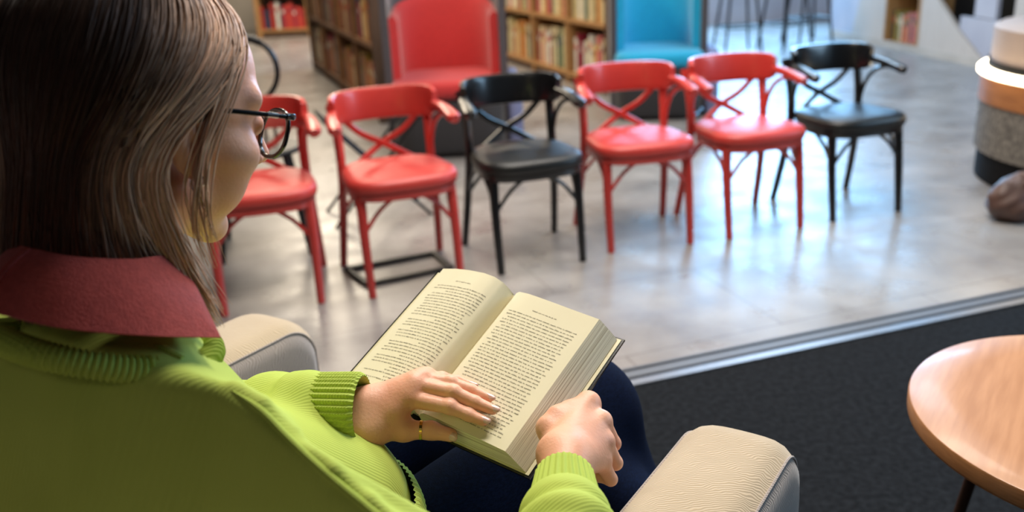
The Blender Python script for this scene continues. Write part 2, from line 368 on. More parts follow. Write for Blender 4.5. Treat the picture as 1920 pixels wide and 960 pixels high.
# far right wall: low pale wall, big glazing above
wall('wall_back', (1.0, 12.9), (6.0, 12.3), 0, .95, M_wallgrey)
wall('wall_back', (1.0, 12.9), (6.0, 12.3), 3.1, CH, M_wall)
wall('wall_library', (-6.0, 15.4), (1.0, 15.4), 0, CH, M_wall)
wall('wall_corner', (1.0, 15.4), (1.0, 12.9), 0, CH, M_wall)
wall('wall_left', (-3.9, -2.5), (-6.0, 15.4), 0, CH, M_wd)
wall('wall_front', (-3.9, -2.5), (5.4, -2.5), 0, CH, M_wd)
wall('wall_right', (5.4, -2.5), (4.45, 6.3), 0, CH, M_wd)
b = MB(); b.box((0, 6.4, CH + .05), (16, 19, .1)); struct(b.build('ceiling', M_ceil, smooth=False))
# window frame in the far wall
b = MB()
for t in np.linspace(0, 1, 5):
    p = np.array([1.0, 12.9, 0]) * (1 - t) + np.array([6.0, 12.3, 0]) * t; b.box(p + [0, 0, 2.02], (.06, .08, 2.15))
struct(b.build('window_1', M_blkmetal, smooth=False))
b = MB()
for y in (1.6, 2.65, 3.75, 4.8): b.box((4.83 + (3.2 - y) * .108, y, 1.9), (.06, .06, 1.8))
struct(b.build('window_2', M_blkmetal, smooth=False))

# ------------------------------------------------------------------ bentwood armchairs
def make_chair(wood, seatm, label, group):
    t = thing('bentwood_armchair', label, 'chair', group=group)
    # seat: rounded trapezoid cushion
    ring0 = []
    for a in np.linspace(0, 2 * pi, 36, endpoint=False):
        ca, sa = cos(a), sin(a); x = (abs(ca) ** .62) * np.sign(ca); y = (abs(sa) ** .62) * np.sign(sa)
        yy = -.02 + .215 * y; ww = .232 - .03 * (y + 1) / 2
        ring0.append((x * ww, yy))
    rings = []
    for z, k in ((.405, .93), (.412, .985), (.425, 1.0), (.44, 1.0), (.452, .975), (.459, .92), (.464, .8), (.467, .55), (.468, .25), (.468, .02)):
        rings.append([(x * k, -.02 + (y + .02) * k, z) for x, y in ring0])
    MB().loft(rings, cap=True).build('seat', seatm, t, sharp=60)
    MB().loft([[(x * k, -.02 + (y + .02) * k, z) for x, y in ring0] for z, k in ((.378, .9), (.38, .95), (.405, .96), (.408, .9))], cap=True).build('seat_frame', wood, t)
    for sx in (-1, 1):
        P = spline([(sx * .178, -.15, .40), (sx * .182, -.17, .25), (sx * .18, -.205, .0)], 10)
        MB().tube(P, np.linspace(.021, .0155, 10)).build('leg', wood, t)
        P = spline([(sx * .215, .225, 0), (sx * .2, .17, .25), (sx * .19, .15, .42), (sx * .19, .165, .56), (sx * .2, .205, .69)], 18)
        MB().tube(P, np.linspace(.0155, .02, 18)).build('leg', wood, t)
    # arches under the seat
    def arch(a, c, name='stretcher'):
        a = np.array(a, float); c = np.array(c, float); m_ = (a + c) / 2; m_[2] = .395
        P = spline([a, a * .78 + c * .22 + [0, 0, .095], m_, a * .22 + c * .78 + [0, 0, .095], c], 18)
        MB().tube(P, .0085, 8).build(name, wood, t)
    FLp, FRp, BLp, BRp = (-.18, -.17, .25), (.18, -.17, .25), (-.2, .172, .25), (.2, .172, .25)
    arch(FLp, FRp); arch(FLp, BLp); arch(FRp, BRp); arch(BLp, BRp)
    # arm band: from tip round the back to the other tip
    half = spline([(-.1, .212, 0), (0, .222, 0), (.1, .21, 0), (.178, .163, 0), (.218, .078, 0), (.231, -.02, 0), (.234, -.092, 0)], 120)[17:]
    def band(a):
        p = half[int(round(abs(a) * (len(half) - 1)))]; return np.array([p[0] * (1 if a >= 0 else -1), p[1], 0])
    for sx in (-1, 1):
        P = [band(sx * q) + [0, 0, .668 - .032 * ((q - .57) / .43) ** 1.6] for q in np.linspace(.57, 1, 16)]
        P = np.array(P); wd = np.interp(np.linspace(0, 1, 16), [0, .3, .85, .95, 1], [.036, .046, .056, .052, .03])
        MB().ribbon(P, wd, .034, (0, 0, 1)).build('armrest', wood, t)
        MB().tube(bez(P[8] + [0, 0, -.012], (sx * .195, .12, .64), (sx * .192, .145, .47), 12), .0095, 8).build('arm_support', wood, t)
    # crest rail: tall curved board
    P = np.array([band(q) + [0, 0, .678] for q in np.linspace(-.6, .6, 25)]); P[:, 1] += .01
    hh = np.interp(np.abs(np.linspace(-1, 1, 25)), [0, .7, .93, 1], [.132, .13, .118, .085])
    MB().ribbon(P, .028, hh, (0, .12, 1), e=.45, n=16).build('crest_rail', wood, t)
    # cross brace
    for sx in (-1, 1):
        P = spline([(sx * .17, .19, .645), (sx * .085, .2, .56), (0, .2 + sx * .006, .515), (-sx * .085, .18, .465), (-sx * .16, .15, .42)], 14)
        MB().ribbon(P, .026, .013, (0, 1, .2)).build('cross_brace', wood, t)
    return t
chairs = [
 (-.968, 3.408, 13.7, 'r', 'red bentwood armchair at the left end of the row, partly hidden by the reader'),
 (-.447, 3.53, 19.5, 'r', 'red bentwood armchair with a black floor frame showing between its legs'),
 (.064, 3.716, 17.5, 'b', 'black bentwood armchair standing between two red ones, above the open book'),
 (.564, 3.9, 11, 'r', 'red bentwood armchair next to the right side of the middle black one'),
 (1.074, 4.02, 16.8, 'r', 'red bentwood armchair beside the black one at the right end'),
 (1.588, 4.192, 17.2, 'b', 'black bentwood armchair at the right end of the row on the glossy floor')]
proto = {}
for x, y, a, k, lab in chairs:
    if k not in proto:
        o = make_chair(M_red if k == 'r' else M_blk, M_redseat if k == 'r' else M_blkseat, lab, 'red bentwood armchairs in the row' if k == 'r' else 'black bentwood armchairs in the row'); proto[k] = o
    else: o = copy_tree(proto[k])
    o['label'] = lab; o.location = (x, y, 0); o.rotation_euler = (0, 0, radians(a))

# ------------------------------------------------------------------ high-back booth armchairs
def make_booth(label, lining, loc, rz, H=1.1, W=.74):
    t = thing('high_back_booth_chair', label, 'armchair', loc, rz, 'high-back booth armchairs')
    def U(w_, d0, d1, r, n=8):   # open horseshoe, front at y=d0, back at y=d1
        pts = [(-w_, d0)]
        for a in np.linspace(180, 90, n): pts.append((-w_ + r + r * cos(radians(a)), d1 - r + r * sin(radians(a))))
        for a in np.linspace(90, 0, n): pts.append((w_ - r + r * cos(radians(a)), d1 - r + r * sin(radians(a))))
        pts.append((w_, d0)); return pts
    hw = W / 2
    out = U(hw, -.22, .38, .3); inn = U(hw - .045, -.22, .335, .27)
    b = MB(); n = len(out)
    prof = lambda i: H - .05 * abs(2 * i / (n - 1) - 1) ** 2
    V = [(x, y, .06) for x, y in out] + [(x, y, prof(i)) for i, (x, y) in enumerate(out)] + [(x * 1.0, y, prof(i)) for i, (x, y) in enumerate(inn)] + [(x, y, .06) for x, y in inn]
    F = []
    for i in range(n - 1):
        for k in range(3): F.append((k * n + i, k * n + i + 1, (k + 1) * n + i + 1, (k + 1) * n + i))
    F += [(0, n, 2 * n, 3 * n), (n - 1, 2 * n - 1, 3 * n - 1, 4 * n - 1)]
    b.add(V, F).build('outer_shell', M_boothgrey, t, sharp=50)
    # coloured padded lining
    b = MB(); i1 = U(hw - .048, -.19, .33, .27); i2 = U(hw - .1, -.17, .27, .23); rings = []
    for i in range(n):
        (x1, y1), (x2, y2) = i1[i], i2[i]; ht = .93 - .05 * abs(2 * i / (n - 1) - 1) ** 2 - .03 * (abs(2 * i / (n - 1) - 1) ** 2)
        rings.append([(x1, y1, .36), (x1, y1, ht), ((x1 + x2) / 2, (y1 + y2) / 2, ht + .02), (x2, y2, ht - .02), (x2, y2, .36)])
    b.loft(rings, cap=True).build('backrest', lining, t, sharp=50)
    # seat cushion and base
    def plate(z0, z1, w_, y0, y1, r, name, m_, ease=.02):
        rr = []
        for z, k in ((z0, ease), (z0 + ease * .6, ease * .2), (z0 + ease, 0), (z1 - ease, 0), (z1 - ease * .4, ease * .3), (z1, ease), (z1 + .004, .1)):
            pts = []
            for cx, cy, a0 in ((1, 1, 0), (-1, 1, 90), (-1, -1, 180), (1, -1, 270)):
                for q in range(6):
                    a = radians(a0 + q * 18); hx, hy = w_ - k, (y1 - y0) / 2 - k
                    pts.append((cx * (hx - r) + r * cos(a), (y0 + y1) / 2 + cy * (hy - r) + r * sin(a), z))
            rr.append(pts)
        MB().loft(rr, cap=True).build(name, m_, t, sharp=60)
    plate(.37, .48, hw - .03, -.40, .27, .12, 'seat', lining, .035)
    plate(.03, .372, hw - .035, -.37, .3, .14, 'base', M_boothbase, .03)
    MB().box((hw + .035, -.08, .245), (.09, .42, .47), bev=.035).build('blue_lit_side', M_bluelit, t, sharp=60)  # added box, its colour stands for blue light on the grey shell
    plate(.0, .03, hw - .09, -.32, .25, .12, 'plinth', M_blkmetal, .006)
    return t
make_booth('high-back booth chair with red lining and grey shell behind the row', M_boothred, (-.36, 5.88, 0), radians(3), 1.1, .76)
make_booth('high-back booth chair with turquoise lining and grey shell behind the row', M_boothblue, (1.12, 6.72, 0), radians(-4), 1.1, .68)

# ------------------------------------------------------------------ bookcases
BOOKC = [(190, 60, 50), (206, 190, 140), (90, 110, 80), (210, 170, 110), (150, 40, 60), (232, 214, 170), (60, 70, 100), (200, 130, 60), (226, 222, 210), (110, 70, 50), (40, 60, 60), (180, 150, 60), (214, 120, 110)]
BM = [mat('book_cloth_%s' % n_, c, .6, tuple(int(q * .9) for q in c), 20) for n_, c in zip(('red', 'sand', 'green', 'tan', 'maroon', 'cream', 'navy', 'ochre', 'ivory', 'brown', 'teal', 'mustard', 'rose'), BOOKC)]
CN = ['red', 'sand coloured', 'green', 'tan', 'maroon', 'cream', 'navy', 'ochre', 'ivory', 'brown', 'teal', 'mustard', 'rose']
ORD = ['first', 'second', 'third', 'fourth', 'fifth', 'sixth', 'seventh', 'eighth', 'ninth', 'tenth', 'eleventh', 'twelfth', 'thirteenth', 'fourteenth', 'fifteenth', 'sixteenth', 'seventeenth', 'eighteenth', 'nineteenth', 'twentieth']
def bookcase(label, p, ax, nrm, L, bays, levels, depth, top, side_m, wood, where, books, palette, end_dark=True):
    """p: floor point of the near end of the face; ax: along the face; nrm: out of the face"""
    t = thing('bookcase', label, 'bookcase', tuple(p), 0); p = np.zeros(3); A = np.array([ax, nrm, [0, 0, 1]], float); th = .036
    def bx(name, u0, u1, d0, d1, z0, z1, m_):
        c = p + ax * (u0 + u1) / 2 - nrm * (d0 + d1) / 2 + np.array([0, 0, (z0 + z1) / 2])
        return MB().box(c, (u1 - u0, d1 - d0, z1 - z0), A).build(name, m_, t, smooth=False)
    bx('back_panel', 0, L, depth, depth + .012, 0, top, M_oakdark)
    bx('side_panel', 0, th + .03, -.004, depth, 0, top, side_m); bx('side_panel', L - th, L, -.004, depth, 0, top, side_m)
    bw = L / bays
    for i in range(1, bays): bx('divider', i * bw - th / 2, i * bw + th / 2, 0, depth - .001, 0, top, wood)
    for z in levels: bx('shelf', .058, L - th, .002, depth - .002, z - th, z, wood)
    bx('kickboard', .058, L - th, .02, .04, 0, levels[0] - th, M_oakdark)
    n_b = 0
    for (li, bay, fill, ncount) in books:
        z = levels[li]; u = bay * bw + (.075 if bay == 0 else th / 2 + .012); u1 = (bay + 1) * bw - th - .01
        seq = 0
        while u < u1 and seq < ncount:
            t_ = random.uniform(.03, .06); h_ = random.uniform(.26, .37); d_ = random.uniform(.14, .19)
            if u + t_ > u1: break
            seq += 1
            ci = random.choice(palette)
            q = np.array(t.location) + ax * (u + t_ / 2) - nrm * (.035 + d_ / 2) + np.array([0, 0, z + h_ / 2 + .0005])
            b = MB(); b.box((0, 0, 0), (t_, d_, h_), A)
            b.box(tuple(nrm * (d_ / 2 + .0008) + np.array([0, 0, h_ * .25])), (t_ * .7, .0016, h_ * .14), A, mi=1)
            o = b.build('book', [BM[ci], BM[(ci + 4) % 13]], smooth=False, loc=tuple(q))
            bayn = ['nearest', 'second nearest', 'third nearest', 'farthest'][min(bay, 3)]
            lv = ['bottom', 'second lowest', 'middle', 'upper', 'top'][min(li, 4)]
            tag(o, '%s book, %s from near end, %s shelf, %s bay, %s' % (CN[ci], ORD[seq - 1], lv, bayn, where.replace('the ', '')), 'book', 'books in ' + where)
            u += t_ + random.choice([.001, .001, .002, .03 if fill < 1 else .001])
    return t
LV = [.1, .57, 1.04]
bookcase('dim brown bookcase along the aisle, left of the red booth chair', (-.93, 6.75, 0), E2, -E1, 3.5, 4, LV, .28, 1.35, M_oakdark, mat('dark_oak_shelf', (120, 84, 52), .6, (104, 70, 42), 12), 'the aisle bookcase',
         [(l, b_, 1, 16) for l in (0, 1, 2) for b_ in range(4)], [0, 3, 4, 5, 9, 7, 11, 6])
bookcase('light oak bookcase between the red and the turquoise booth chairs', (.86, 7.45, 0), E2, -E1, 2.6, 3, LV, .3, 1.35, M_oakdark, M_oak, 'the oak bookcase',
         [(l, b_, .9, 17) for l in (0, 1, 2) for b_ in range(3)], [1, 1, 2, 5, 5, 8, 3, 4, 7, 12])
bookcase('distant wooden bookcase at the end of the left aisle', (-3.55, 13.6, 0), np.array([1, 0, 0.]), np.array([0, -1, 0.]), 1.5, 2, [.12, .62, 1.1], .3, 1.7, M_oak, M_oak, 'the distant bookcase',
         [(0, 0, .9, 12), (1, 0, .9, 12), (0, 1, .9, 12)], [0, 8, 7, 4, 8, 0, 6])

# ------------------------------------------------------------------ black round-back chair and folding stand behind the row
t = thing('round_back_chair', 'black chair with a round hoop back behind the leftmost red armchair', 'chair', (-1.12, 3.98, 0), radians(12))
MB().lathe([(.19, .44), (.21, .447), (.21, .46), (.2, .468), (.02, .47)], n=28).build('seat', M_blkmetal, t)
P = [(.135 * sin(a), .19, .775 + .145 * cos(a)) for a in np.linspace(0, 2 * pi, 33)]
MB().tube(P, .012, 8, cap=False).build('hoop', M_blkmetal, t)
MB().ribbon([(-.08, .187, .895), (-.04, .187, .915), (.0, .187, .922), (.04, .187, .915), (.08, .187, .895)], .03, .035, (0, 0, 1)).build('headrest', M_blkmetal, t)
for x in (-.09, -.045, 0, .045, .09): MB().tube([(x, .17, .46), (x, .185, .56), (x, .19, .635 + x * x * 3.5)], .008, 8).build('spindle', M_blkmetal, t)
for sx, sy in ((-1, -1), (1, -1), (-1, 1), (1, 1)): MB().tube([(sx * .13, sy * .13, .445), (sx * .19, sy * .19, 0)], [.014, .011], 8).build('leg', M_blkmetal, t)
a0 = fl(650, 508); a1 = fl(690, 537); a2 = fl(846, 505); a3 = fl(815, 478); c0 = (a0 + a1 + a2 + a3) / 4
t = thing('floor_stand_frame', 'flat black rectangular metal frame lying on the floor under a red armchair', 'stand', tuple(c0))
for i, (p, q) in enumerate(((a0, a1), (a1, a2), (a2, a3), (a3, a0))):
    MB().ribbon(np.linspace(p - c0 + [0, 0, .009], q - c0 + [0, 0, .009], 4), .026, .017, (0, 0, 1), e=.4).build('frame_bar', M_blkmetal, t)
c0 = np.array([-.62, 4.28, 0])
t = thing('folding_stand', 'thin dark folding stand with crossed legs behind the second red armchair', 'stand', tuple(c0), radians(18))
for sy in (0, .3):
    for sx in (-1, 1): MB().tube([(sx * .24, sy, .0), (-sx * .24, sy, .52)], .008, 8).build('leg', M_blkmetal, t)
for x, z in ((-.24, .52), (.24, .52), (0, .26)): MB().tube([(x, 0, z), (x, .3, z)], .008, 8).build('cross_bar', M_blkmetal, t)

# ------------------------------------------------------------------ bar stools far right
def stool(label, x, y, rz):
    t = thing('bar_stool', label, 'stool', (x, y, 0), rz, 'bar stools by the far wall')
    MB().lathe([(.17, .74), (.19, .75), (.19, .775), (.17, .785), (.02, .787)], n=24).build('seat', M_blkmetal, t)
    for sx in (-1, 1):
        for sy in (-1, 1): MB().tube([(sx * .12, sy * .12, .745), (sx * .2, sy * .2, 0)], .014, 8).build('leg', M_blkmetal, t)
    q = .172
    for p, r_ in (((-q, -q), (q, -q)), ((q, -q), (q, q)), ((q, q), (-q, q)), ((-q, q), (-q, -q))):
        MB().tube([(*p, .26), (*r_, .26)], .011, 8).build('footrest', M_blkmetal, t)
    return t
stool('black metal bar stool nearest to the turquoise booth chair', 2.5, 9.8, .1)
stool('black metal bar stool, middle one of those by the far wall', 3.02, 9.85, .45)
stool('black metal bar stool closest to the slanted white panels', 3.42, 10.35, .2)

# ------------------------------------------------------------------ right wall unit: white slanted panels, book niche
WA = np.array([3.88, 10.4, 0]); WB = np.array([4.26, 7.5, 0]); wd_ = (WB - WA); WL = np.linalg.norm(wd_); wd_ /= WL; wn = np.array([-wd_[1], wd_[0], 0])
if wn @ (CP - WA) < 0: wn = -wn
t = thing('wall_unit', 'long pale wall unit with slanted white panels and a book niche', 'wall unit', tuple(WA))
def wbox(name, u0, u1, d0, d1, z0, z1, m_):
    c = wd_ * (u0 + u1) / 2 + wn * (d0 + d1) / 2 + np.array([0, 0, (z0 + z1) / 2]); return MB().box(c, (u1 - u0, d1 - d0, z1 - z0), [wd_, wn, [0, 0, 1]]).build(name, m_, t, smooth=False)
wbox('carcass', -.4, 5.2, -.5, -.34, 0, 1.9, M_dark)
wbox('kickboard', -.4, 5.2, -.3, .01, 0, .07, M_wall)
def wpoly(name, pts, m_, d0=-.04, d1=.0):
    b = MB(); n = len(pts); V = [wd_ * u + wn * d + np.array([0, 0, z]) for d in (d0, d1) for u, z in pts]
    b.add(V, [tuple(range(n))[::-1], tuple(range(n, 2 * n))] + [(i, (i + 1) % n, n + (i + 1) % n, n + i) for i in range(n)]); return b.build(name, m_, t, smooth=False)
M_panel = mat('white_wood_panel', (206, 196, 186), .6, (192, 182, 172), 5, (14, 14, .6))
wpoly('slanted_panel', [(.12, .07), (.79, .07), (.79, 1.9), (.74, 1.9)], M_panel)
wpoly('slanted_panel', [(-.4, .07), (.1, .07), (.7, 1.9), (-.4, 1.9)], M_wallgrey, -.05, -.012)
wpoly('slanted_panel', [(1.42, .07), (2.42, .07), (2.03, .29), (1.69, .53), (1.5, 1.1), (1.42, 1.9)], M_panel)
wpoly('slanted_panel', [(2.44, .07), (5.2, .07), (5.2, .4), (2.04, .41), (2.04, .3)], M_wallgrey, -.05, -.012)
wpoly('slanted_panel', [(2.23, .42), (2.52, .415), (2.52, 1.9), (2.23, 1.9)], M_wallgrey, -.05, -.012)
wpoly('slanted_panel', [(2.77, .415), (3.1, .412), (3.1, 1.9), (2.77, 1.9)], M_panel)
wpoly('slanted_panel', [(3.4, .41), (5.2, .41), (5.2, 1.9), (3.4, 1.9)], M_wallgrey, -.05, -.012)
wbox('niche_shelf', .8, 1.42, -.34, 0, .05, .075, M_oak); wbox('niche_side', 1.38, 1.42, -.34, .004, .05, 1.9, M_oak); wbox('niche_side', .78, .81, -.34, .002, .05, 1.9, M_oak)
wbox('niche_shelf', .8, 1.42, -.34, 0, .6, .63, M_oak)
u = .84; k = 0
for ci in (10, 11, 2, 5, 0, 7, 12, 9, 12, 4):
    t_ = random.uniform(.042, .052); h_ = random.uniform(.25, .3)
    q = WA + wd_ * (u + t_ / 2) + wn * (-.16) + np.array([0, 0, .0755 + h_ / 2])
    o = MB().box((0, 0, 0), (t_, .2, h_), [wd_, wn, [0, 0, 1]]).box(tuple(wn * .1008 + np.array([0, 0, h_ * .2])), (t_ * .7, .0016, h_ * .2), [wd_, wn, [0, 0, 1]], mi=1).build('book', [BM[ci], BM[(ci + 3) % 13]], smooth=False, loc=tuple(q))
    tag(o, '%s book, %s from the left in the low niche of the wall unit' % (CN[ci], ORD[k]), 'book', 'books in the wall unit niche'); u += t_ + .001; k += 1

# ------------------------------------------------------------------ round counter with light ring
cc = np.array([3.09, 4.39, 0]); RC = .70
t = thing('round_counter', 'round counter with a glowing light ring, wood band and pebbled cladding', 'counter', tuple(cc))
MB().lathe([(RC - .06, 0), (RC - .03, .005), (RC - .03, .15), (RC - .06, .155)], n=72).build('plinth', M_track, t)
MB().lathe([(RC - .05, .15), (RC - .012, .153), (RC - .012, .4), (RC - .05, .402)], n=72).build('cladding', M_stone, t)
MB().lathe([(RC - .05, .4), (RC - .004, .402), (RC - .004, .53), (RC - .05, .532)], n=72).build('wood_band', M_band, t)
MB().lathe([(RC - .05, .53), (RC + .005, .532), (RC + .012, .537), (RC + .012, .556), (RC + .004, .563), (RC - .05, .564)], n=72).build('light_ring', M_led, t)
MB().lathe([(RC - .1, .563), (RC - .03, .565), (RC - .03, .6), (RC - .1, .6)], n=72).build('recess', M_track, t)
MB().lathe([(RC - .12, .595), (RC - .04, .6), (RC - .04, .76), (RC - .06, .77), (.3, .771), (.02, .771)], n=72).build('drum', M_drum, t)
# bag on the floor
bc = np.array([2.32, 3.88, 0])
def f_bag(P):
    q = P.copy(); d = ell(q, (0, 0, .1), (.2, .1, .11)); d = smin(d, ell(q, (-.07, .0, .07), (.12, .11, .075)), .03)
    d = d + .006 * np.sin(q[:, 0] * 55 + 3 * np.sin(q[:, 2] * 30)) * np.sin(q[:, 1] * 40 + q[:, 2] * 25)
    return np.maximum(d, -q[:, 2] + .001)
t = thing('leather_bag', 'slumped brown leather bag on the floor against the round counter', 'bag', tuple(bc), radians(20))
sdf_object('bag_body', M_bag, [mesh_sdf(f_bag, (-.24, -.16, -.02), (.24, .16, .24), .008)], t)
MB().tube(spline([(-.1, -.06, .17), (-.07, -.1, .235), (.02, -.11, .24), (.09, -.08, .18)], 16), .009, 8).build('handle', M_bag, t)

# ------------------------------------------------------------------ round wooden table
t = thing('side_table', 'round light-wood side table on the dark carpet at the right', 'table', (1.017, 1.334, 0), radians(-35))
MB().lathe([(.02, .4645), (.322, .465), (.3315, .468), (.3327, .474)], n=120, cap=True).build('table_underside', M_beechedge, t)
MB().lathe([(.3327, .472), (.3327, .496), (.331, .4992)], n=120, cap=False).build('edge_band', M_beechedge, t)
MB().lathe([(.331, .4988), (.329, .5), (.25, .5), (.02, .5)], n=120, cap=True).build('table_top', M_beech, t)
for a in (160, 280, 40):
    a = radians(a); MB().tube([(.2 * cos(a), .2 * sin(a), .466), (.27 * cos(a), .27 * sin(a), 0)], [.013, .01], 12).build('leg', M_brownmetal, t)


# ------------------------------------------------------------------ lounge chair
O = np.array([-.35, .93, 0]); HA = radians(32.5)
UU = np.array([sin(HA), cos(HA), 0]); RR = np.array([cos(HA), -sin(HA), 0])
def W(a, b, h): return O + a * RR + b * UU + np.array([0, 0, h])
def L(P): d = np.asarray(P, float) - O; return np.array([d @ RR, d @ UU, P[2]])
lc = thing('lounge_armchair', 'wide beige chenille armchair in which the reader sits', 'armchair', tuple(O), -HA)
def arm(sx):
    x0, x1 = .388, .532
    prof = []   # (y, z) outline of the side face
    for a in np.linspace(90, 8, 10): prof.append((.545 - .075 + .085 * cos(radians(a)), .65 - .085 + .085 * sin(radians(a))))
    prof += [(.556, .45), (.551, .2), (.545, .1)]
    prof = [(-.45, .66), (-.2, .66), (0, .658), (.2, .655), (.33, .652)] + prof
    # top strip wraps over the front, with a soft crown across its width
    xs = np.linspace(0, 1, 11); wdt = x1 - x0
    def ring(y, z, i):
        j0 = max(i - 1, 0); j1 = min(i + 1, len(prof) - 1); t_ = np.array([prof[j1][0] - prof[j0][0], prof[j1][1] - prof[j0][1]]); t_ /= np.linalg.norm(t_); nrm = np.array([-t_[1], t_[0]])
        if nrm[1] < 0 and abs(nrm[1]) > .3: nrm = -nrm
        if nrm[0] < 0 and abs(nrm[1]) <= .3: nrm = -nrm
        out = []
        for q in xs:
            e = abs(2 * q - 1); dz = -.016 * e ** 5 + .003 * (1 - e * e)
            out.append((sx * (x0 + wdt * q), y + nrm[0] * dz, z + nrm[1] * dz))
        return out
    b = MB(); b.loft([ring(y, z, i) for i, (y, z) in enumerate(prof)], closed=False)
    top = b
    body = MB(); ins = .0015
    for side in (x0 + ins, x1 - ins):
        sgn = 1 if side > .45 else -1; rings = []
        for bul, kz in ((0, 0), (.008, .03), (.012, .08), (.012, .2)):
            rr = []
            for i, (y, z) in enumerate(prof):
                r_ = ring(y, z, i)[-1 if sgn > 0 else 0]; cz = .3
                f = kz; rr.append((sx * (side + sgn * bul), r_[1] + (min(.3, r_[1]) - r_[1]) * f, r_[2] + (cz - r_[2]) * f))
            rings.append(rr)
        body.loft(rings, closed=False)
        last = rings[-1]; body.add(last + [(last[0][0], -.45, .1)], [tuple(range(len(last) + 1))])
        low = [(p[0], p[1], p[2]) for p in rings[0]]
    body.box((sx * (x0 + x1) / 2, .02, .31), (x1 - x0 - .004, 1.0, .44))
    a_ = body.build('arm', M_suede2, lc, sharp=50); top.build('arm_pad', M_suede, a_, sharp=60)
    for q in (x0 + .0005, x1 - .0005):
        pts = [ring(y, z, i)[0 if q < .45 else -1] for i, (y, z) in enumerate(prof)]
        MB().tube(np.array(pts), .0022, 6).build('piping', M_suede2, a_)
arm(-1); arm(1)
def slabr(name, c, size, m_, bev, par): return MB().box(c, size, bev=bev).build(name, m_, par, sharp=60)
slabr('seat', (0, .08, .36), (.77, .8, .14), M_suede, .05, lc)
slabr('base', (0, .02, .2), (.78, .88, .2), M_suede2, .03, lc)
b = MB(); b.box((0, -.40, .58), (.9, .16, .62), [np.array([1, 0, 0]), np.array([0, cos(.16), sin(.16)]), np.array([0, -sin(.16), cos(.16)])], bev=.06); b.build('backrest', M_suede2, lc, sharp=60)
for sx in (-1, 1):
    for y in (-.36, .4): MB().tube([(sx * .42, y, .12), (sx * .43, y, 0)], [.02, .014], 12).build('leg', M_brownmetal, lc)

# ------------------------------------------------------------------ the open book
BRp = at(947, 846, 1.133); TRp = at(1124, 599, 1.251); TLp = at(963, 550, 1.337)
ex = (TRp - TLp); ex /= np.linalg.norm(ex); ey = TRp - BRp; ey -= ex * (ey @ ex); ey /= np.linalg.norm(ey); ez = np.cross(ex, ey)
OB = BRp - ex * .15; BH = .235
def BP(x, y, z): return OB + ex * x + ey * y + ez * z
def hp(px, py, h):
    """point of the ray through a pixel at height h over the page plane"""
    d = at(px, py, 1) - CP; return CP + d * ((h - (CP - OB) @ ez) / (d @ ez))
bk = thing('open_book', 'thick open hardcover book with a black cover held on the reader\'s lap', 'book', tuple(OB)); R_B = Matrix(((ex[0], ey[0], ez[0]), (ex[1], ey[1], ez[1]), (ex[2], ey[2], ez[2])))
bk.rotation_euler = R_B.to_euler()
def rz_(x): return np.interp(x, [0, .006, .014, .03, .05, .08, .11, .15], [-.008, .002, .0075, .0095, .0085, .006, .003, 0])
def lz_(x): return np.interp(x, [0, .004, .012, .025, .045, .075, .105, .135], [-.008, .006, .018, .0255, .0275, .024, .0175, .008])
def stripes(name, axis_scale):
    m = bpy.data.materials.new(name); m.use_nodes = True; nt = m.node_tree; b = nt.nodes['Principled BSDF']
    tc = nt.nodes.new('ShaderNodeTexCoord'); wv = nt.nodes.new('ShaderNodeTexNoise'); mp = nt.nodes.new('ShaderNodeMapping'); mp.inputs['Scale'].default_value = axis_scale
    nt.links.new(tc.outputs['Object'], mp.inputs[0]); nt.links.new(mp.outputs[0], wv.inputs[0]); wv.inputs['Scale'].default_value = 1; wv.inputs['Detail'].default_value = 2
    r = nt.nodes.new('ShaderNodeValToRGB'); r.color_ramp.elements[0].position = .36; r.color_ramp.elements[1].position = .56; r.color_ramp.elements[0].color = lin((196, 184, 152)); r.color_ramp.elements[1].color = lin((250, 244, 220))
    nt.links.new(wv.outputs[0], r.inputs[0]); nt.links.new(r.outputs[0], b.inputs['Base Color']); b.inputs['Roughness'].default_value = .6
    return m
M_edge = stripes('stacked_page_edges', (6, 3, 1100))
def block(name, sgn, zf, xe, xo, zb):
    xs = np.r_[np.linspace(0, .02, 9), np.linspace(.026, xe, 18)]
    top = [(sgn * x, zf(x)) for x in xs]; fore = [(sgn * (xe + (xo - xe) * t ** .9), zf(xe) + (zb - zf(xe)) * t) for t in (.04, .25, .5, .75, 1)]
    bot = [(sgn * .004, zb), (0, zb + .004)]
    prof = top + fore + bot; n = len(prof); ys = np.linspace(0, BH, 13); b = MB()
    V = [(x, y + (0.0012 * sin(y * 60) if k else 0) * 0, z) for k, y in enumerate(ys) for x, z in prof]
    for k in range(len(ys) - 1):
        for j in range(n):
            j2 = (j + 1) % n; b.f.append((k * n + j, k * n + j2, (k + 1) * n + j2, (k + 1) * n + j)); b.mi.append(0 if j < len(top) - 1 else 1)
    b.f.append(tuple(range(n))); b.mi.append(1); b.f.append(tuple((len(ys) - 1) * n + j for j in range(n))); b.mi.append(1)
    b.v = V; return b.build(name, [M_cream, M_edge], bk, sharp=40)
rb = block('page_block', 1, rz_, .15, .171, -.034)
lb = block('page_block', -1, lz_, .135, .147, -.006)
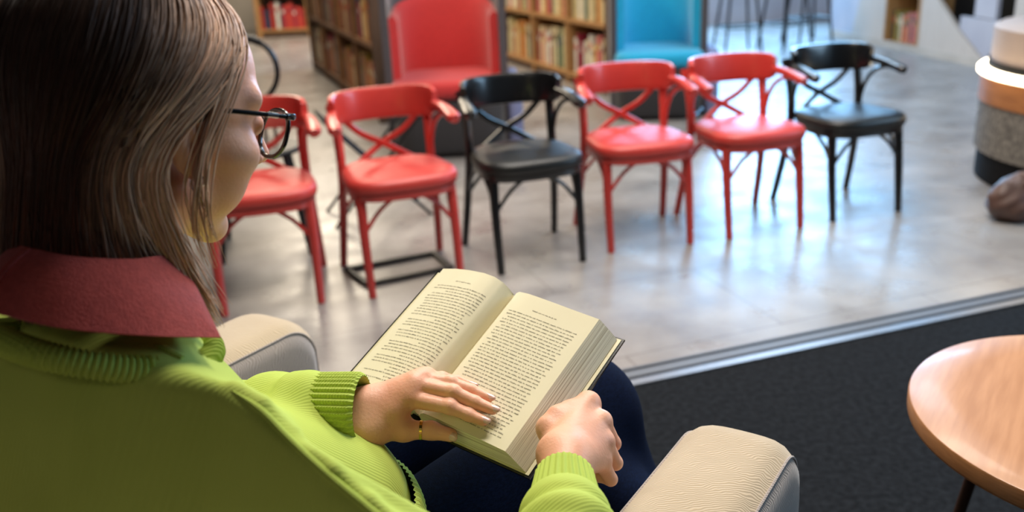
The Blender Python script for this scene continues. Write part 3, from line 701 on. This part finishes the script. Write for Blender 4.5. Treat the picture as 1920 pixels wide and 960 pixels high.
# loose top sheets with slightly uneven edges
def letters(zf, sgn, xa, xb, parent):
    b = MB(); lh = .0056
    for ln in range(36):
        y = BH - .026 - ln * lh
        if ln == 0: xs, xe_ = xa + .035, xb - .035
        else: xs, xe_ = xa + (.006 if random.random() < .13 else 0), xb - (random.uniform(.01, .06) if random.random() < .13 else 0)
        if ln == 1: continue
        x = xs
        while x < xe_ - .004:
            nL = random.choice([2, 2, 3, 3, 4, 5, 5, 6, 7, 8])
            for _ in range(nL):
                if x > xe_: break
                w_ = random.uniform(.0008, .0013); up = random.choice([.0014, .0014, .0014, .0022, .0022]); dn = random.choice([0, 0, 0, 0, .0007])
                st = .00032
                def P(px, py): return (px if sgn > 0 else -px, py, zf(px) + .00025)
                x0_, x1_ = (x, x + w_)
                for (u0, u1, v0, v1) in ((x0_, x0_ + st, y - dn, y + up), (x1_ - st, x1_, y, y + .0014), (x0_, x1_, y + random.choice([0, .0011]), y + st + random.choice([0, .0009]))):
                    b.add([P(u0, v0), P(u1, v0), P(u1, v1), P(u0, v1)], [(0, 1, 2, 3)])
                x += w_ + .00035
            x += .0016
    b.build('printed_text', M_ink, parent, smooth=False)
letters(rz_, 1, .02, .134, rb); letters(lz_, -1, .018, .118, lb)
# boards, spine and endpapers
b = MB()
def board(b_, xa, za, xb, zb, th=.0028, mi=0, y0=-.005, y1=BH + .005):
    d = np.array([xb - xa, zb - za]); d /= np.linalg.norm(d); nn = np.array([-d[1], d[0]]) * th
    V = [(x, y, z) for y in (y0, y1) for x, z in ((xa, za), (xb, zb), (xb - nn[0], zb - nn[1]), (xa - nn[0], za - nn[1]))]
    b_.add(V, [(0, 1, 2, 3), (7, 6, 5, 4), (0, 4, 5, 1), (1, 5, 6, 2), (2, 6, 7, 3), (3, 7, 4, 0)], mi)
board(b, .006, -.0355, .180, -.0362)
cv = b.build('right_cover', M_blackcover, bk, smooth=False)
b = MB(); board(b, .008, -.0343, .1765, -.0350, .0006, 0, -.002, BH + .002); b.build('endpaper', M_coverin, cv, smooth=False)
b = MB(); board(b, -.158, -.0095, -.012, -.0075); cv = b.build('left_cover', M_blackcover, bk, smooth=False)
b = MB(); board(b, -.1545, -.0086, -.012, -.0066, .0006, 0, -.002, BH + .002); b.build('endpaper', M_coverin, cv, smooth=False)
b = MB(); n_ = 9; r1 = [(.006 + (-.018) * t, -.0355 + .028 * t - .006 * sin(pi * t)) for t in np.linspace(0, 1, n_)]
V = [(x, y, z - o) for y in (-.005, BH + .005) for o in (0, .0028) for x, z in r1]
b.add(V, [(i, i + 1, n_ + i + 1, n_ + i) for i in range(n_ - 1)] + [(2 * n_ + i, 3 * n_ + i, 3 * n_ + i + 1, 2 * n_ + i + 1) for i in range(n_ - 1)] + [(i, 2 * n_ + i, 2 * n_ + i + 1, i + 1) for i in range(n_ - 1)] + [(n_ + i, n_ + i + 1, 3 * n_ + i + 1, 3 * n_ + i) for i in range(n_ - 1)])
b.build('spine', M_blackcover, bk)

# ------------------------------------------------------------------ the reader
ps = thing('person', 'person in a lime green sweater and glasses seated in the armchair reading a book', 'person', tuple(O), -HA)
YH, PH, SH = radians(13), radians(17), 1.11
fwd = np.array([sin(YH) * cos(PH), cos(YH) * cos(PH), -sin(PH)]); rgt = np.array([cos(YH), -sin(YH), 0]); upv = np.cross(rgt, fwd)
EAR = np.array([.061, -.021, 1.135]); HC = EAR - SH * (.075 * rgt - .005 * fwd - .025 * upv)
def H2L(p): p = np.atleast_2d(np.array(p, float)) * SH; return HC + p[:, :1] * rgt + p[:, 1:2] * fwd + p[:, 2:] * upv
def L2H(P): d = (P - HC) / SH; return np.stack([d @ rgt, d @ fwd, d @ upv], 1)
def f_head(P):
    q = L2H(P); q2 = q.copy(); q2[:, 0] = np.abs(q2[:, 0])
    d = ell(q, (0, -.014, .034), (.0755, .099, .087))
    d = smin(d, ell(q, (0, .026, -.022), (.063, .062, .085)), .02)
    d = smin(d, cap(q2, (.048, .0, -.068), (.012, .055, -.106), .02, .016), .022)
    d = smin(d, ell(q2, (.044, .05, -.03), (.024, .03, .025)), .014)
    d = smin(d, ell(q2, (.033, .048, -.06), (.026, .026, .03)), .014)
    d = smin(d, cap(q2, (.008, .08, .022), (.048, .063, .024), .009, .010), .016)
    d = smax(d, -ell(q2, (.031, .1, .0), (.017, .016, .012)), .012)
    d = smin(d, ell(q2, (.031, .076, .0), (.0135, .0125, .0125)), .003)
    d = smin(d, cap(q, (0, .084, .012), (0, .109, -.03), .0065, .0095), .008)
    d = smin(d, ell(q2, (.012, .097, -.034), (.007, .009, .007)), .006)
    d = smin(d, cap(q2, (0, .083, -.06), (.02, .071, -.063), .005, .003), .004)
    d = smin(d, cap(q2, (0, .081, -.069), (.018, .07, -.0665), .0055, .003), .004)
    d = smin(d, ell(q, (0, .063, -.107), (.018, .016, .015)), .012)
    # ears
    e = ell(q2, (.0765, -.006, -.02), (.0075, .0185, .0315)); e = smin(e, ell(q2, (.0745, .003, -.045), (.006, .009, .011)), .006)
    e = smax(e, -ell(q2, (.0855, -.002, -.014), (.007, .0115, .021)), .003); e = smin(e, cap(q2, (.078, .001, -.028), (.079, -.008, -.01), .0035, .003), .003)
    d = smin(d, e, .004)
    nk = cap(P, H2L((0, -.028, -.06))[0], (0.0, -.105, .99), .055, .06)
    return smin(d, nk, .025) * SH
hd = mesh_sdf(f_head, HC - [.12, .15, .2], HC + [.12, .15, .15], .0026)

# left hand, resting palm down across the pages
def LP(px, py, h): return L(hp(px, py, h))
lw_u, lw_l = LP(688, 764, .046), LP(688, 808, .034)
LM = dict(i=LP(768, 748, .044), m=LP(778, 722, .048), r=LP(790, 711, .044), p=LP(800, 707, .036))
Lf = {'i': [LM['i'], LP(843, 763, .034), LP(879, 778, .021), LP(906, 789, .0145)],
      'm': [LM['m'], LP(850, 736, .038), LP(890, 754, .024), LP(924, 768, .015)],
      'r': [LM['r'], LP(845, 718, .034), LP(883, 731, .023), LP(916, 746, .0145)],
      'p': [LM['p'], LP(829, 709, .03), LP(857, 713, .021), LP(883, 722, .0145)]}
LR = {'i': [.0115, .0092, .0082, .0068], 'm': [.0115, .0094, .0083, .0068], 'r': [.011, .0088, .0078, .0065], 'p': [.0098, .0076, .0068, .0058]}
Lt = [LP(706, 800, .03), LP(757, 806, .014), LP(808, 807, .004), LP(845, 816, -.002)]
el_L = np.array([-.16, .07, .71])
def f_lh(P):
    d = None
    for k, w_ in (('i', lw_l), ('m', lw_u), ('r', lw_u), ('p', lw_u)):
        c = cap(P, w_, LM[k], .018, .0125); d = c if d is None else smin(d, c, .014)
    d = smin(d, cap(P, (lw_l + lw_u) / 2, (LM['i'] + LM['m']) / 2, .02, .013), .014)
    d = smin(d, cap(P, lw_l, LM['m'], .019, .012), .012)
    d = smin(d, cap(P, lw_u, el_L, .024, .032), .02); d = smin(d, cap(P, lw_l, el_L, .022, .032), .02)
    th = chain(P, Lt, [.019, .0135, .0112, .0088], .008); d = smin(d, th, .012)
    d = smin(d, cap(P, Lt[1], LM['i'] * .6 + lw_l * .4, .009, .012), .014)
    for k in 'imrp':
        f = chain(P, Lf[k], LR[k], .004); f = smin(f, np.linalg.norm(P - Lf[k][1] - np.array([0, 0, .001]), axis=1) - LR[k][1] * 1.03, .004)
        d = smin(d, f, .0045)
        d = smin(d, np.linalg.norm(P - LM[k] - np.array([0, 0, .002]), axis=1) - LR[k][0] * .98, .007)
    return d
allp = np.array([p for k in Lf for p in Lf[k]] + Lt + [lw_u, lw_l, lw_u * .6 + el_L * .4])
lh = mesh_sdf(f_lh, allp.min(0) - .035, allp.max(0) + .035, .0015)

# right hand, closed round the fore edge: fingers under the board, thumb on the pages
lB = lambda x, y, z: L(BP(x, y, z))
rw = L(at(1058, 856, 1.075)); el_R = np.array([.495, -.07, .70])
eyl = (lB(0, 1, 0) - lB(0, 0, 0)); exl = lB(1, 0, 0) - lB(0, 0, 0); ezl = lB(0, 0, 1) - lB(0, 0, 0)
RM = dict(i=LP(1103, 756, -.012), m=LP(1126, 790, -.018), r=LP(1131, 828, -.024), p=LP(1126, 864, -.032))
Rf = {}
for k, l_ in (('i', 1), ('m', 1.05), ('r', 1), ('p', .85)):
    a_ = RM[k]; b_ = a_ + exl * .012 * l_ - ezl * .034 * l_ - eyl * .004; c_ = b_ - exl * .024 * l_ - ezl * .006; e_ = c_ - exl * .022 * l_ + ezl * .003; Rf[k] = [a_, b_, c_, e_]
RRd = {'i': [.0125, .0096, .0085, .007], 'm': [.0128, .0098, .0086, .007], 'r': [.0122, .0092, .008, .0068], 'p': [.0112, .0082, .0072, .006]}
Rt = [LP(1042, 832, .0), LP(1030, 803, .004), LP(1045, 779, .006), LP(1064, 765, .002)]
def f_rh(P):
    d = None
    for k, o_ in (('i', -.012), ('m', -.004), ('r', .006), ('p', .013)):
        c = cap(P, rw + exl * o_, RM[k], .0205, .0135); d = c if d is None else smin(d, c, .014)
    d = smin(d, cap(P, rw, el_R, .027, .035), .02)
    d = smin(d, chain(P, Rt, [.019, .014, .0112, .0088], .008), .014)
    d = smin(d, cap(P, Rt[1], RM['i'], .011, .012), .014)
    for k in 'imrp':
        d = smin(d, chain(P, Rf[k], RRd[k], .004), .005)
        d = smin(d, np.linalg.norm(P - RM[k] - ezl * .001 - exl * .002, axis=1) - RRd[k][0] * .98, .006)
    return d
allp = np.array([p for k in Rf for p in Rf[k]] + Rt + [rw, rw * .65 + el_R * .35])
rh = mesh_sdf(f_rh, allp.min(0) - .036, allp.max(0) + .036, .0015)
# torso, arms and legs under the clothes
shL, shR = np.array([-.165, -.10, .885]), np.array([.18, -.15, .865])
hipR, hipL, knR, knL = np.array([.09, .0, .5]), np.array([-.09, .0, .5]), np.array([.185, .575, .565]), np.array([-.05, .6, .56])
ftR, ftL = np.array([.215, .66, .06]), np.array([-.06, .66, .06])
shRc = shR + [-.05, .05, -.03]
def f_core(P):
    d = cap(P, (0, -.105, .99), (0, -.11, .88), .045, .055); d = smin(d, cap(P, shL + [0, 0, -.02], shRc, .032, .03), .04)
    d = smin(d, cap(P, (0, -.1, .84), (0, -.03, .52), .065, .1), .04)
    for a_, b_, c_ in ((shL, el_L, (lw_u + lw_l) / 2), (shRc, el_R + [-.01, .02, -.01], rw)): d = smin(d, chain(P, [a_, b_, c_], [.03, .028, .022], .02), .02)
    for a_, b_, c_ in ((hipL, knL, ftL), (hipR, knR, ftR)): d = smin(d, chain(P, [a_, b_, c_], [.08, .05, .035], .02), .02)
    for c_ in (ftR, ftL): d = smin(d, cap(P, c_ + [0, -.03, -.025], c_ + [.02, .14, -.035], .03, .022), .02)
    return d
core = mesh_sdf(f_core, (-.35, -.3, -.0), (.6, .9, 1.06), .01)
sdf_object('body', M_skin, [hd, lh, rh, core], ps)
def nail(tip, prev, upd, m_, r=.0052, l_=.0072, off=.0045):
    d = tip - prev; d /= np.linalg.norm(d); u_ = upd - d * (upd @ d); u_ /= np.linalg.norm(u_); s_ = np.cross(d, u_); c = tip + d * .0025 + u_ * off; b = MB(); rings = []
    for i in range(9):
        t_ = i / 8; y = (t_ - .45) * 2 * l_; ww = r * (1 - abs(2 * t_ - 1) ** 3.2) ** .5 if 0 < t_ < 1 else .0006
        rings.append([c + d * y + s_ * ww * cos(a) + u_ * (.0022 * sin(a) - .0018 * (cos(a) * ww / r) ** 2 - .0016 * max(0, t_ - .5)) for a in np.linspace(0, 2 * pi, 12, endpoint=False)])
    b.loft(rings, cap=True).build('fingernail', m_, ps, sharp=80)
for k, r_, o_ in (('i', .0053, .0048), ('m', .0054, .0048), ('r', .005, .0046), ('p', .0043, .004)): nail(Lf[k][3], Lf[k][2], ezl + eyl * .25, M_nail, r_, .0068, o_)
nail(Lt[3], Lt[2], ezl * .8 - eyl * .9 , M_nail, .0062, .0082, .0066)
nail(Rt[3], Rt[2], ezl + exl * .3, M_nail, .0058, .0075, .0064)
# ring on the thumb
c = Lt[1] * .35 + Lt[2] * .65; d = Lt[2] - Lt[1]; d /= np.linalg.norm(d)
MB().tube([c - d * .0022, c - d * .0018, c + d * .0018, c + d * .0022], [.0118, .0132, .0132, .0118], 28).build('ring', M_gold, ps)

# ---- sweater
def fold(P, a_, b_, amp, freq, s0, s1):
    ab = b_ - a_; t_ = ((P - a_) @ ab) / (ab @ ab); side = (P - a_) @ np.array([.5, -.3, .8]); m_ = np.clip((t_ - s0) / .1, 0, 1) * np.clip((s1 - t_) / .1, 0, 1)
    return amp * m_ * (np.sin(t_ * freq + side * 26 + 1.5 * np.sin(side * 60)))
cufR0 = rw * .86 + el_R * .14; cufR1 = rw * .66 + el_R * .34
lwm = (lw_u + lw_l) / 2
cufL0 = L(at(680, 766, 1.168)); cufL1 = L(at(578, 763, 1.178)); 
def f_sw0(P):
    d = cap(P, shL + [0, 0, -.0], shR, .07, .072)
    d = smin(d, cap(P, (0, -.11, .937), shR + [-.03, 0, .0], .062, .066), .04); d = smin(d, cap(P, (0, -.11, .937), shL + [.03, 0, .0], .062, .066), .04)
    d = smin(d, cap(P, (-.06, -.12, .80), (.07, -.13, .80), .105, .105), .06)
    d = smin(d, cap(P, (0, -.12, .8), (0, -.06, .6), .14, .15), .06)
    d = smin(d, cap(P, (.0, -.03, .74), (.03, .085, .62), .10, .135), .06)
    r_ = cap(P, shR, el_R, .07, .062); r_ = smin(r_, cap(P, el_R, cufR1, .084, .051), .03) + fold(P, el_R, cufR1, .006, 22, .3, 1.02)
    d = smin(d, r_, .035)
    l_ = cap(P, shL, el_L, .076, .06); l_ = smin(l_, cap(P, el_L, cufL1, .06, .048), .03) + fold(P, el_L, cufL1, .004, 13, .2, 1.0)
    d = smin(d, l_, .03)
    return d
SEAMPX = [(291, 646), (342, 672), (388, 702), (434, 732), (485, 766), (542, 823), (616, 891), (685, 948), (760, 1010)]
def march(f, px, py):
    d_ = at(px, py, 1) - CP; d_ /= np.linalg.norm(d_); t_ = .3
    for _ in range(80):
        v = f(L(CP + d_ * t_)[None])[0]
        if abs(v) < 2e-4 or t_ > 2: break
        t_ += v * .8
    return CP + d_ * t_
_A, _B = L(march(f_sw0, 434, 732)), L(march(f_sw0, 685, 948))
_sd = (_B - _A) / np.linalg.norm(_B - _A); _out = L(CP) - _A; _out[2] = 0; _out /= np.linalg.norm(_out)
_dn = np.array([0, 0, -1.]) + .42 * _out; PLN = np.cross(_sd, _dn); PLN /= np.linalg.norm(PLN); PLN = PLN if PLN @ _out > 0 else -PLN
def f_sw1(P):
    d = f_sw0(P); side = np.clip((P[:, 0] - .06) / .1, 0, 1)
    pl = (P - _A) @ PLN - (1 - side) * .05
    return smax(d, pl, .018)
_S = [L(march(f_sw1, x, y)) for x, y in SEAMPX]; _S2 = [L(march(f_sw1, x + 9, y - 11)) for x, y in SEAMPX]
def f_sw(P):
    d = f_sw1(P)
    for i in range(3, len(_S) - 1):
        d = smin(d, cap(P, _S2[i], _S2[i + 1], .003, .003), .012)
    return smax(d, .60 - P[:, 2], .01)
sw = mesh_sdf(f_sw, (-.36, -.36, .56), (.62, .34, 1.1), .0042)
sweater = sdf_object('sweater', M_knit, [sw], ps)
for a_, b_ in ((3, 9), (0, 2)):
    pts = [L(march(f_sw, x, y)) for x, y in SEAMPX[a_:b_]]; n_ = 40 if a_ else 12
    MB().tube(spline(pts, n_) if len(pts) > 2 else np.linspace(pts[0], pts[1], n_), np.interp(np.linspace(0, 1, n_), [0, .15, .9, 1], [.0005, .0032, .0036, .003]), 8).build('shoulder_seam', M_rib, sweater)
def cuff(p0, p1, r0, r1, nr):
    P = np.linspace(p0, p1, 16); rr = np.interp(np.linspace(0, 1, 16), [0, .06, .15, .8, 1], [r0 * .93, r0, r0 * 1.01, r1, r1 * 1.04])
    b = MB(); b.tube(P, rr, nr * 8, rib=nr, ribd=.03, cap=False)
    P2 = np.linspace(p0, p0 * .8 + p1 * .2, 4); b.tube(P2, [r0 * .92, r0 * .86, r0 * .84, r0 * .8], nr * 8, cap=False)
    b.build('cuff', M_rib, sweater, sharp=80)
cuff(cufL0, cufL1, .0455, .0445, 36)
cuff(rw * .9 + el_R * .1, cufR1, .034, .042, 30)
# ribbed hem over the lap
b = MB(); rings = []
for z, k in ((.655, .97), (.65, 1.0), (.63, 1.03), (.6, 1.02), (.575, 1.0), (.57, .97), (.58, .93)):
    ring = []
    for j in range(960):
        a = 2 * pi * j / 960; r_ = 1 + .006 * cos(a * 110); ring.append((.035 + .18 * k * cos(a) * r_, -.01 + (.232 if sin(a) > 0 else .2) * k * sin(a) * r_, z))
    rings.append(ring)
b.loft(rings).build('hem', M_rib, sweater, sharp=80)
# ribbed neckband
P = []
for a in np.linspace(0, 2 * pi, 481): P.append((-.004 + .104 * cos(a), -.114 + .098 * sin(a), .97 - .035 * (sin(a) + .3) - .016 * abs(cos(a))))
MB().tube(P, [.0125 + .0016 * sin(k * pi / 2) for k in range(481)], 12, cap=False).build('neckband', M_rib, sweater, sharp=80)

# ---- shirt collar
Uc = [(-.004, -.168, 1.068), (.045, -.155, 1.062), (.07, -.115, 1.05), (.057, -.062, 1.035), (.02, -.025, 1.01)]
Lc = [(-.004, -.222, 1.028), (.074, -.192, 1.012), (.112, -.138, .99), (.127, -.075, .965), (.05, -.035, .99)]
def collar_half(sx):
    U_ = spline([(sx * p[0], p[1], p[2]) for p in Uc], 24); L_ = spline([(sx * p[0], p[1], p[2]) for p in Lc[:4]], 20); L_ = np.concatenate([L_, np.linspace(L_[-1], (sx * Lc[4][0], Lc[4][1], Lc[4][2]), 5)[1:]])
    rings = []
    for u_, l_ in zip(U_, L_): rings.append([u_ * (1 - t_) + l_ * t_ + np.array([0, 0, .007 * sin(pi * t_)]) for t_ in np.linspace(0, 1, 8)] + [l_ * (1 - t_) + u_ * t_ + np.array([0, 0, .007 * sin(pi * t_) - .003]) for t_ in np.linspace(0.02, 1, 7)])
    return rings
b = MB(); b.loft(collar_half(1), cap=True); b.loft(collar_half(-1), cap=True)
stand = [[(p[0] * k, -.09 + (p[1] + .09) * k, p[2] - dz) for k, dz in ((1.0, 0), (.97, .02), (1.0, .06), (1.04, .06), (1.03, .02))] for p in list(spline(Uc, 16))]
b.loft(stand, cap=True); b.loft([[(-x, y, z) for x, y, z in r] for r in stand], cap=True)
collar = b.build('shirt_collar', M_collar, ps, sharp=50)

# ---- trousers
def f_tr(P):
    d = cap(P, hipL, hipR, .125, .125)
    d = smin(d, chain(P, [hipR, knR, ftR + [.01, -.02, .12]], [.105, .082, .12], .04), .03)
    d = smin(d, chain(P, [hipL, knL, ftL + [0, 0, .12]], [.105, .08, .11], .04), .03)
    d = smin(d, cap(P, (.26, .5, .45), (.27, .62, .3), .07, .09), .06); d = smin(d, cap(P, (.25, .44, .52), (.33, .5, .4), .06, .07), .07)
    ang = P[:, 0] * 38 + P[:, 2] * 9
    d = d + .007 * np.sin(ang + 2 * np.sin(P[:, 1] * 9)) * np.clip((P[:, 1] - .25) / .2, 0, 1)
    return smax(d, .14 - P[:, 2], .01)
sdf_object('trousers', M_jeans, [mesh_sdf(f_tr, (-.3, -.2, .1), (.46, .84, .74), .009)], ps)

# ---- glasses
gl = bpy.data.objects.new('glasses', None); COL.objects.link(gl); gl.parent = ps; gl.empty_display_size = .02
gl['label'] = 'black round glasses with silver hinges'
def hl(p): return H2L(p)[0]
for sx in (-1, 1):
    P = []
    for a in np.linspace(0, 2 * pi, 41):
        ca, sa = cos(a), sin(a); P.append(hl((sx * .035 + .026 * np.sign(ca) * abs(ca) ** .85, .103 - .004 * abs(sx * .035 + .026 * ca) / .06 - .003 * sa * -1, -.006 + .0235 * np.sign(sa) * abs(sa) ** .85)))
    MB().tube(P, .0026, 8, cap=False).build('rim', M_glassblk, gl)
    gm = mat('spectacle_lens', (235, 240, 245), .03); gm.node_tree.nodes['Principled BSDF'].inputs['Alpha'].default_value = .12
    b = MB(); b.add([hl((sx * .035, .103, -.006))] + P[:-1], [(0, i, i % 40 + 1) for i in range(1, 41)]); b.build('lens', gm, gl)
    MB().ribbon([hl((sx * .058, .1015, .013)), hl((sx * .066, .101, .0135)), hl((sx * .0715, .096, .0135)), hl((sx * .0735, .088, .013))], .0052, .0075, upv).build('end_piece', M_glassblk, gl)
    MB().ribbon([hl((sx * .0735, .088, .013)), hl((sx * .0755, .07, .0125)), hl((sx * .078, .03, .011)), hl((sx * .079, .0, .008)), hl((sx * .079, -.02, .0)), hl((sx * .077, -.035, -.014))], .003, .0052, upv).build('temple', M_glassblk, gl)
    MB().ribbon([hl((sx * .0745, .078, .0128)), hl((sx * .0752, .066, .0124))], .0046, .0062, upv).build('hinge', M_steel, gl)
MB().tube([hl((-.011, .104, .004)), hl((0, .106, .007)), hl((.011, .104, .004))], .0019, 8).build('bridge', M_glassblk, gl)
# earrings
for sx in (-1, 1):
    P = [hl((sx * (.077 + .002 * cos(a)), .004 + .006 * sin(a), -.057 + .007 * cos(a))) for a in np.linspace(0, 2 * pi, 17)]
    MB().tube(P, .0011, 6, cap=False).build('earring', M_steel, ps)

# ---- hair
HCc = HC + SH * (-.018 * fwd + .032 * upv); hf = np.array([sin(YH), cos(YH), 0]); hr = np.array([cos(YH), -sin(YH), 0]); zz = np.array([0, 0, 1.])
def hsurf(th, elv, off):
    if elv < 0:
        p = hsurf(th, 0, off); p[2] -= .1 * math.tan(-elv); return p
    d = hf * cos(elv) * cos(th) + hr * cos(elv) * sin(th) + zz * sin(elv); q = np.array([d @ rgt / .0765, d @ fwd / .103, d @ upv / .088]); return HCc + d * (SH / np.linalg.norm(q) + off)
def tintcol(c, k): return np.array(lin(c)[:3]) * k
DK, MD, LT, RD = (50, 29, 19), (112, 70, 47), (250, 204, 170), (150, 82, 52)
SV, SF, SC_ = [], [], []
def add_strand(P, r, cols):
    P = np.array(P); T = np.gradient(P, axis=0); T /= np.linalg.norm(T, axis=1)[:, None] + 1e-9; a_ = np.cross(T, [.3, .5, .81]); a_ /= np.linalg.norm(a_, axis=1)[:, None]; b_ = np.cross(T, a_); o = sum(len(x) for x in SV); n = len(P)
    rr = r * np.interp(np.linspace(0, 1, n), [0, .05, .75, 1], [.6, 1, .95, .15])[:, None]
    ring = [P + (a_ * cos(q) + b_ * sin(q)) * rr for q in (0, 2.1, 4.2)]; V = np.stack(ring, 1).reshape(-1, 3); SV.append(V); i = np.arange(n - 1) * 3 + o
    for j in range(3):
        k = (j + 1) % 3; SF.append(np.stack([i + j, i + k, i + 3 + k, i + 3 + j], 1))
    SC_.append(np.repeat(cols, 3, 0))
NS = 9500
for s_ in range(NS):
    side = 1 if rng.random() < .66 else -1
    front = rng.random()
    if side > 0: th0 = radians(16 + 164 * front)
    else: th0 = radians(20 + 160 * front)
    # where it passes at ear height
    base = 122 + (180 - 122) * np.clip((np.degrees(th0) - 16) / 164, 0, 1) ** 1.15
    lock = side > 0 and front < .16 and rng.random() < .03
    th1 = radians(base + rng.normal(0, 2.2)) if not lock else radians(91 + rng.normal(0, 3))
    e0 = radians(rng.uniform(50, 92)); layer = rng.random(); off = .005 + .014 * layer + .016 * np.clip((np.degrees(th0) - 70) / 60, 0, 1)
    if front < .25: off *= .7
    n1 = 15; P = []
    for t_ in np.linspace(0, 1, n1):
        pw = 1.25 + .55 * max(0, 1 - front * 2.4); w_ = t_ ** pw; P.append(hsurf(side * (th0 + (th1 - th0) * w_), e0 + (radians(-34) - e0) * t_ ** .85, off + .004 * sin(t_ * 7 + s_ * .37) * .5))
    P = np.array(P); last = P[-1]; dirn = last - HCc; dirn[2] = 0; rad = np.linalg.norm(dirn); dirn /= rad
    zend = (.95 + .03 * rng.random() if np.degrees(th1) < 128 else .985 + .03 * rng.random()) if not lock else 1.0 + .04 * rng.random()
    n2 = 12; z0 = last[2]; ph = rng.uniform(0, 6.28); wav = .003 + .003 * rng.random(); bk = np.clip((np.degrees(th1) - 112) / 40, 0, 1)
    for t_ in np.linspace(0, 1, n2 + 1)[1:]:
        z = z0 + (zend - z0) * t_; rr_ = rad + .008 * t_ + .006 * sin(pi * t_) + .02 * bk * t_ + (.012 * t_ ** 2 if bk < .3 and not lock else 0) - (.02 * t_ if lock else 0)
        q = HCc + dirn * rr_ + np.cross(zz, dirn) * (wav * sin(ph + t_ * 5)) + (hf * (-.012 * sin(pi * t_)) + hr * .002 * sin(ph + 4 * t_) if lock else 0); q = q + (hf * (.045 * t_ ** 1.6 * np.clip((150 - np.degrees(th1)) / 30, 0, 1)) if side > 0 and not lock else 0); q[2] = z; P = np.vstack([P, q])
    for _ in range(5): P[1:-1] = P[1:-1] * .4 + (P[:-2] + P[2:]) * .3
    n = len(P); tt = np.linspace(0, 1, n)[:, None]; lt = np.clip(1.25 - (np.degrees(th0) - 22) / 66, 0, 1) if side > 0 else .3
    lt = lt * rng.uniform(.45, 1.15); jit = rng.uniform(.7, 1.3)
    c0_ = tintcol(DK, jit) * (1 - min(1, lt)) + tintcol(LT, jit) * min(1, lt) * .8 + tintcol(MD, jit) * min(1, lt) * .2
    endc = tintcol(RD, jit) if rng.random() < .4 else tintcol(MD, jit); endc = endc * (1 - min(1, lt * 1.1)) + tintcol(LT, jit) * min(1, lt * 1.1)
    cols = c0_ * (1 - tt ** 2 * .6) + endc * tt ** 2 * .6
    add_strand(P, rng.uniform(.0006, .0012), cols)
def f_hair(P):
    q = L2H(P); d = ell(q, (0, -.022, .034), (.0805, .104, .094)) * SH
    ang = np.degrees(np.arctan2(np.abs((P - HCc) @ hr), (P - HCc) @ hf))
    hang = np.sqrt(((P - HCc) @ hr / .092) ** 2 + ((P - HCc) @ hf / .118) ** 2); dd = (hang - 1) * .09
    dd = np.maximum(dd, P[:, 2] - HCc[2]); dd = np.maximum(dd, 1.03 - P[:, 2]); d = smin(d, dd, .01)
    front = q[:, 1] - np.where(q[:, 2] > 0, .005 + .45 * q[:, 2], -.025 + (q[:, 2] > -.01) * (q[:, 2] + .01) * 4.5)
    return smax(d, front, .008)
hv, hq = mesh_sdf(f_hair, HC - [.14, .17, .17], HC + [.14, .16, .17], .005)
V = np.concatenate(SV + [hv]); off_ = sum(len(x) for x in SV); Fq = np.concatenate(SF + [hq + off_])
Cc = np.concatenate(SC_ + [np.tile(tintcol(MD, .6), (len(hv), 1))])
me = bpy.data.meshes.new('hair'); me.vertices.add(len(V)); me.vertices.foreach_set('co', V.astype(np.float32).ravel()); me.loops.add(len(Fq) * 4); me.loops.foreach_set('vertex_index', Fq.astype(np.int32).ravel())
me.polygons.add(len(Fq)); me.polygons.foreach_set('loop_start', np.arange(len(Fq), dtype=np.int32) * 4); me.polygons.foreach_set('use_smooth', [True] * len(Fq)); me.update(calc_edges=True); me.validate()
ca = me.color_attributes.new('tint', 'FLOAT_COLOR', 'POINT'); ca.data.foreach_set('color', np.c_[Cc, np.ones(len(Cc))].astype(np.float32).ravel())
me.materials.append(M_hair); ho = bpy.data.objects.new('hair', me); COL.objects.link(ho); ho.parent = ps
ho['label'] = 'long straight brown hair with lighter strands at the temple'
